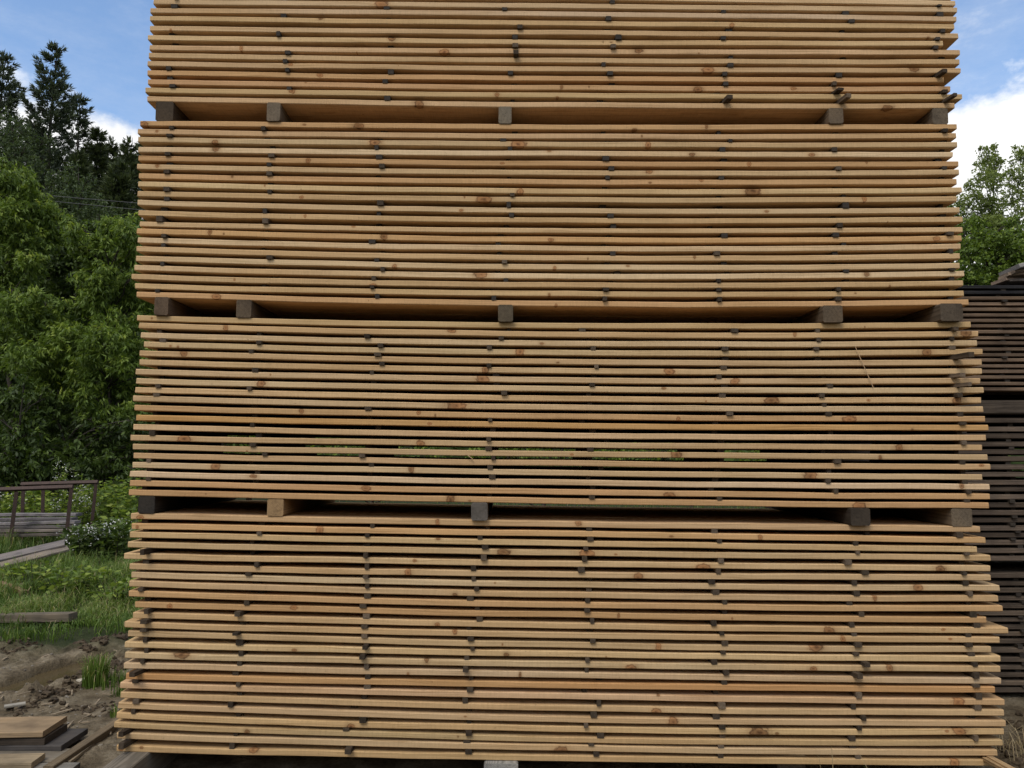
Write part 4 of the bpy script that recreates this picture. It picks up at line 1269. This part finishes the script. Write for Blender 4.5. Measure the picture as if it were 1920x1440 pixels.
YF, YB = 8.0, 9.3
fa, fb = at_y(-170, 924, YF), at_y(137, 913, YF)
ba, bb = at_y(40, 908, YB), at_y(184, 904, YB)
bar('rail', fa, fb, .052, rack)
bar('rail', ba, bb, .052, rack)
for (pt, pb, yy) in [((31, 922), (20, 1010), YF), ((134, 915), (126, 990), YF), ((44, 910), (42, 965), YB), ((81, 909), (80, 965), YB), ((180, 907), (176, 945), YB), ((-120, 925), (-128, 1005), YF)]:
    t_, b_ = at_y(*pt, yy), at_y(*pb, yy)
    dr = (b_ - t_) / max(1e-6, t_.z - b_.z)
    bar('post', t_, t_ + dr * (t_.z + .05), .05, rack)
low = at_y(0, 1000, 8.1).z
for q, (py, yy, wd, tone, lab) in enumerate([
        (964, 8.75, .20, (0.197, 0.178, 0.172), 'silver-grey board on top of the lumber in the rusty rack'),
        (972, 8.50, .18, (0.145, 0.130, 0.125), 'dark grey board second from the top in the rusty rack'),
        (979, 8.35, .18, (0.209, 0.186, 0.177), 'pale grey board third from the top in the rusty rack'),
        (986, 8.28, .16, (0.116, 0.103, 0.096), 'dark board fourth from the top in the rusty rack'),
        (993, 8.22, .16, (0.186, 0.157, 0.130), 'tan-grey board fifth from the top in the rusty rack'),
        (1001, 8.18, .16, (0.116, 0.097, 0.081), 'shaded board at the bottom of the rusty rack')]):
    p, e = at_y(-160, py + rnd.uniform(0, 3), yy), at_y(152 - 6 * (q % 3) + rnd.uniform(-8, 8), py - 2, yy)
    d = e - p
    o = obj('grey_board', box_mesh('grey_board', d.length, wd, .042, M_GREY, .004, .012, q * 2.2, 10), loc=p - Vector((0, 0, .042)), rot=(0, math.asin(-d.z / d.length), math.atan2(d.y, d.x)))
    o['tone'] = list(tone)
    tag(o, lab, 'board', 'grey lumber in the rusty rack')


# ------------------------------------------------------------------ weeds and the flowering bush
def weed(name, px, py, y, h, nst, rad, label, lmat=M_LEAF, flowers=0, llen=.12, cat='plant', group=None):
    p = at_y(px, py, y)
    root = thing(name, (p.x, y, 0), label, cat, group)
    lv, fl, paths = Leaves(), Leaves(), []
    for s in range(nst):
        a, r0 = rnd.uniform(0, 6.28), rad * rnd.random() ** .5
        b = Vector((math.cos(a) * r0 * .5, math.sin(a) * r0 * .5, 0))
        hh = h * rnd.uniform(.6, 1)
        t = Vector((math.cos(a) * r0 * 1.3, math.sin(a) * r0 * 1.3, hh))
        paths.append(bent(b, t, .006, .002, 4, .08))
        n = int(hh / .03)
        f = nrs.uniform(.15, 1, n)
        c = np.array(b)[None] * (1 - f[:, None]) + np.array(t)[None] * f[:, None]
        an = nrs.uniform(0, 6.28, n)
        d = np.stack([np.cos(an), np.sin(an), nrs.uniform(-.3, .5, n)], 1)
        lv.add(c, d, llen * nrs.uniform(.6, 1.2, n), llen * .45 * nrs.uniform(.7, 1.2, n), nrs.uniform(.1, .85, n))
        if flowers and rnd.random() < flowers:
            m = 15
            k = nrs.uniform(0, 1, m)
            cc = np.array(t)[None] + np.stack([nrs.normal(0, .045, m), nrs.normal(0, .045, m), -.22 * k * rnd.uniform(.4, 1) + .03], 1)
            fl.add(cc, nrs.normal(size=(m, 3)) + np.array([0, 0, .4]), np.full(m, .024), np.full(m, .02), nrs.uniform(0, 1, m))
    obj('leaves', lv.build('leaves', lmat), root)
    V, Fc = tubes(paths, 4)
    obj('stems', mesh('stems', V, Fc, M_BARK), root)
    if fl.v: obj('blossoms', fl.build('blossoms', M_PETAL), root)
    return root


GW = 'weeds around the rusty rack'
weed('leafy_weed', 215, 900, 10.6, 1.15, 60, .55, 'tall leafy green weeds behind the right end of the rack', group=GW)
weed('leafy_weed', 248, 905, 9.8, 1.12, 50, .45, 'tall leafy green weeds close to the stack edge', group=GW)
weed('leafy_weed', 90, 930, 10.4, 1.0, 60, .6, 'leafy weeds seen through the middle of the rack', group=GW, flowers=.12)
weed('leafy_weed', 20, 935, 10.5, 1.0, 60, .6, 'leafy weeds seen through the left part of the rack', group=GW, flowers=.08)
weed('flowering_weed', 114, 890, 9.9, 1.62, 7, .10, 'tall weed with a white flower spike above the rack rail', flowers=.9, group=GW, llen=.07)
weed('flowering_weed', 152, 895, 10.0, 1.38, 9, .14, 'shorter white-flowered weed right of the tall flower spike', flowers=.7, group=GW, llen=.07)
weed('flowering_weed', 152, 925, 9.7, .95, 26, .32, 'low white-flowered weeds inside the right end of the rack', flowers=.35, group=GW, llen=.09)
weed('leafy_weed', 258, 925, 8.2, .75, 36, .36, 'bright leafy weeds between the flowering bush and the stack', group=GW)
for q, (px, py, y, lab) in enumerate([(130, 1090, 4.7, 'yellow-green weed clump in the grass left of its twin'), (188, 1090, 4.9, 'yellow-green weed clump in the grass near the stack'),
                                      (60, 1075, 5.3, 'low weed patch in the grass beyond the broken slab'), (225, 1120, 4.2, 'low weed patch in the grass beside the lowest pack')]):
    weed('leafy_weed', px, py, y, .34, 26, .22, lab, M_LEAF, 0, .09, 'plant', 'weeds in the grass')
weed('flowering_bush', 168, 965, 7.3, .60, 40, .34, 'round white-flowered bush, left half beside the rack end', M_LEAF3, .5, .13, 'bush', 'white-flowered bushes by the rack')
weed('flowering_bush', 222, 958, 7.4, .68, 40, .36, 'white-flowered bush nearer to the stack, right of its twin', M_LEAF3, .65, .12, 'bush', 'white-flowered bushes by the rack')

# ------------------------------------------------------------------ overhead wires in front of the conifers
for q, (pa, pb, lab) in enumerate([((120, 363), (262, 376), 'upper thin overhead wire in front of the dark spruces'), ((140, 376), (262, 389), 'lower thin overhead wire in front of the dark spruces')]):
    a, b = at_y(*pa, 24), at_y(*pb, 24)
    d = b - a
    V, Fc = tubes([bent(a - d * 9, a + d * 4.2, .011, .011, 30, 0, -.004)], 5)
    tag(obj('overhead_wire', mesh('overhead_wire', V, Fc, M_WIRE)), lab, 'wire', 'overhead wires')
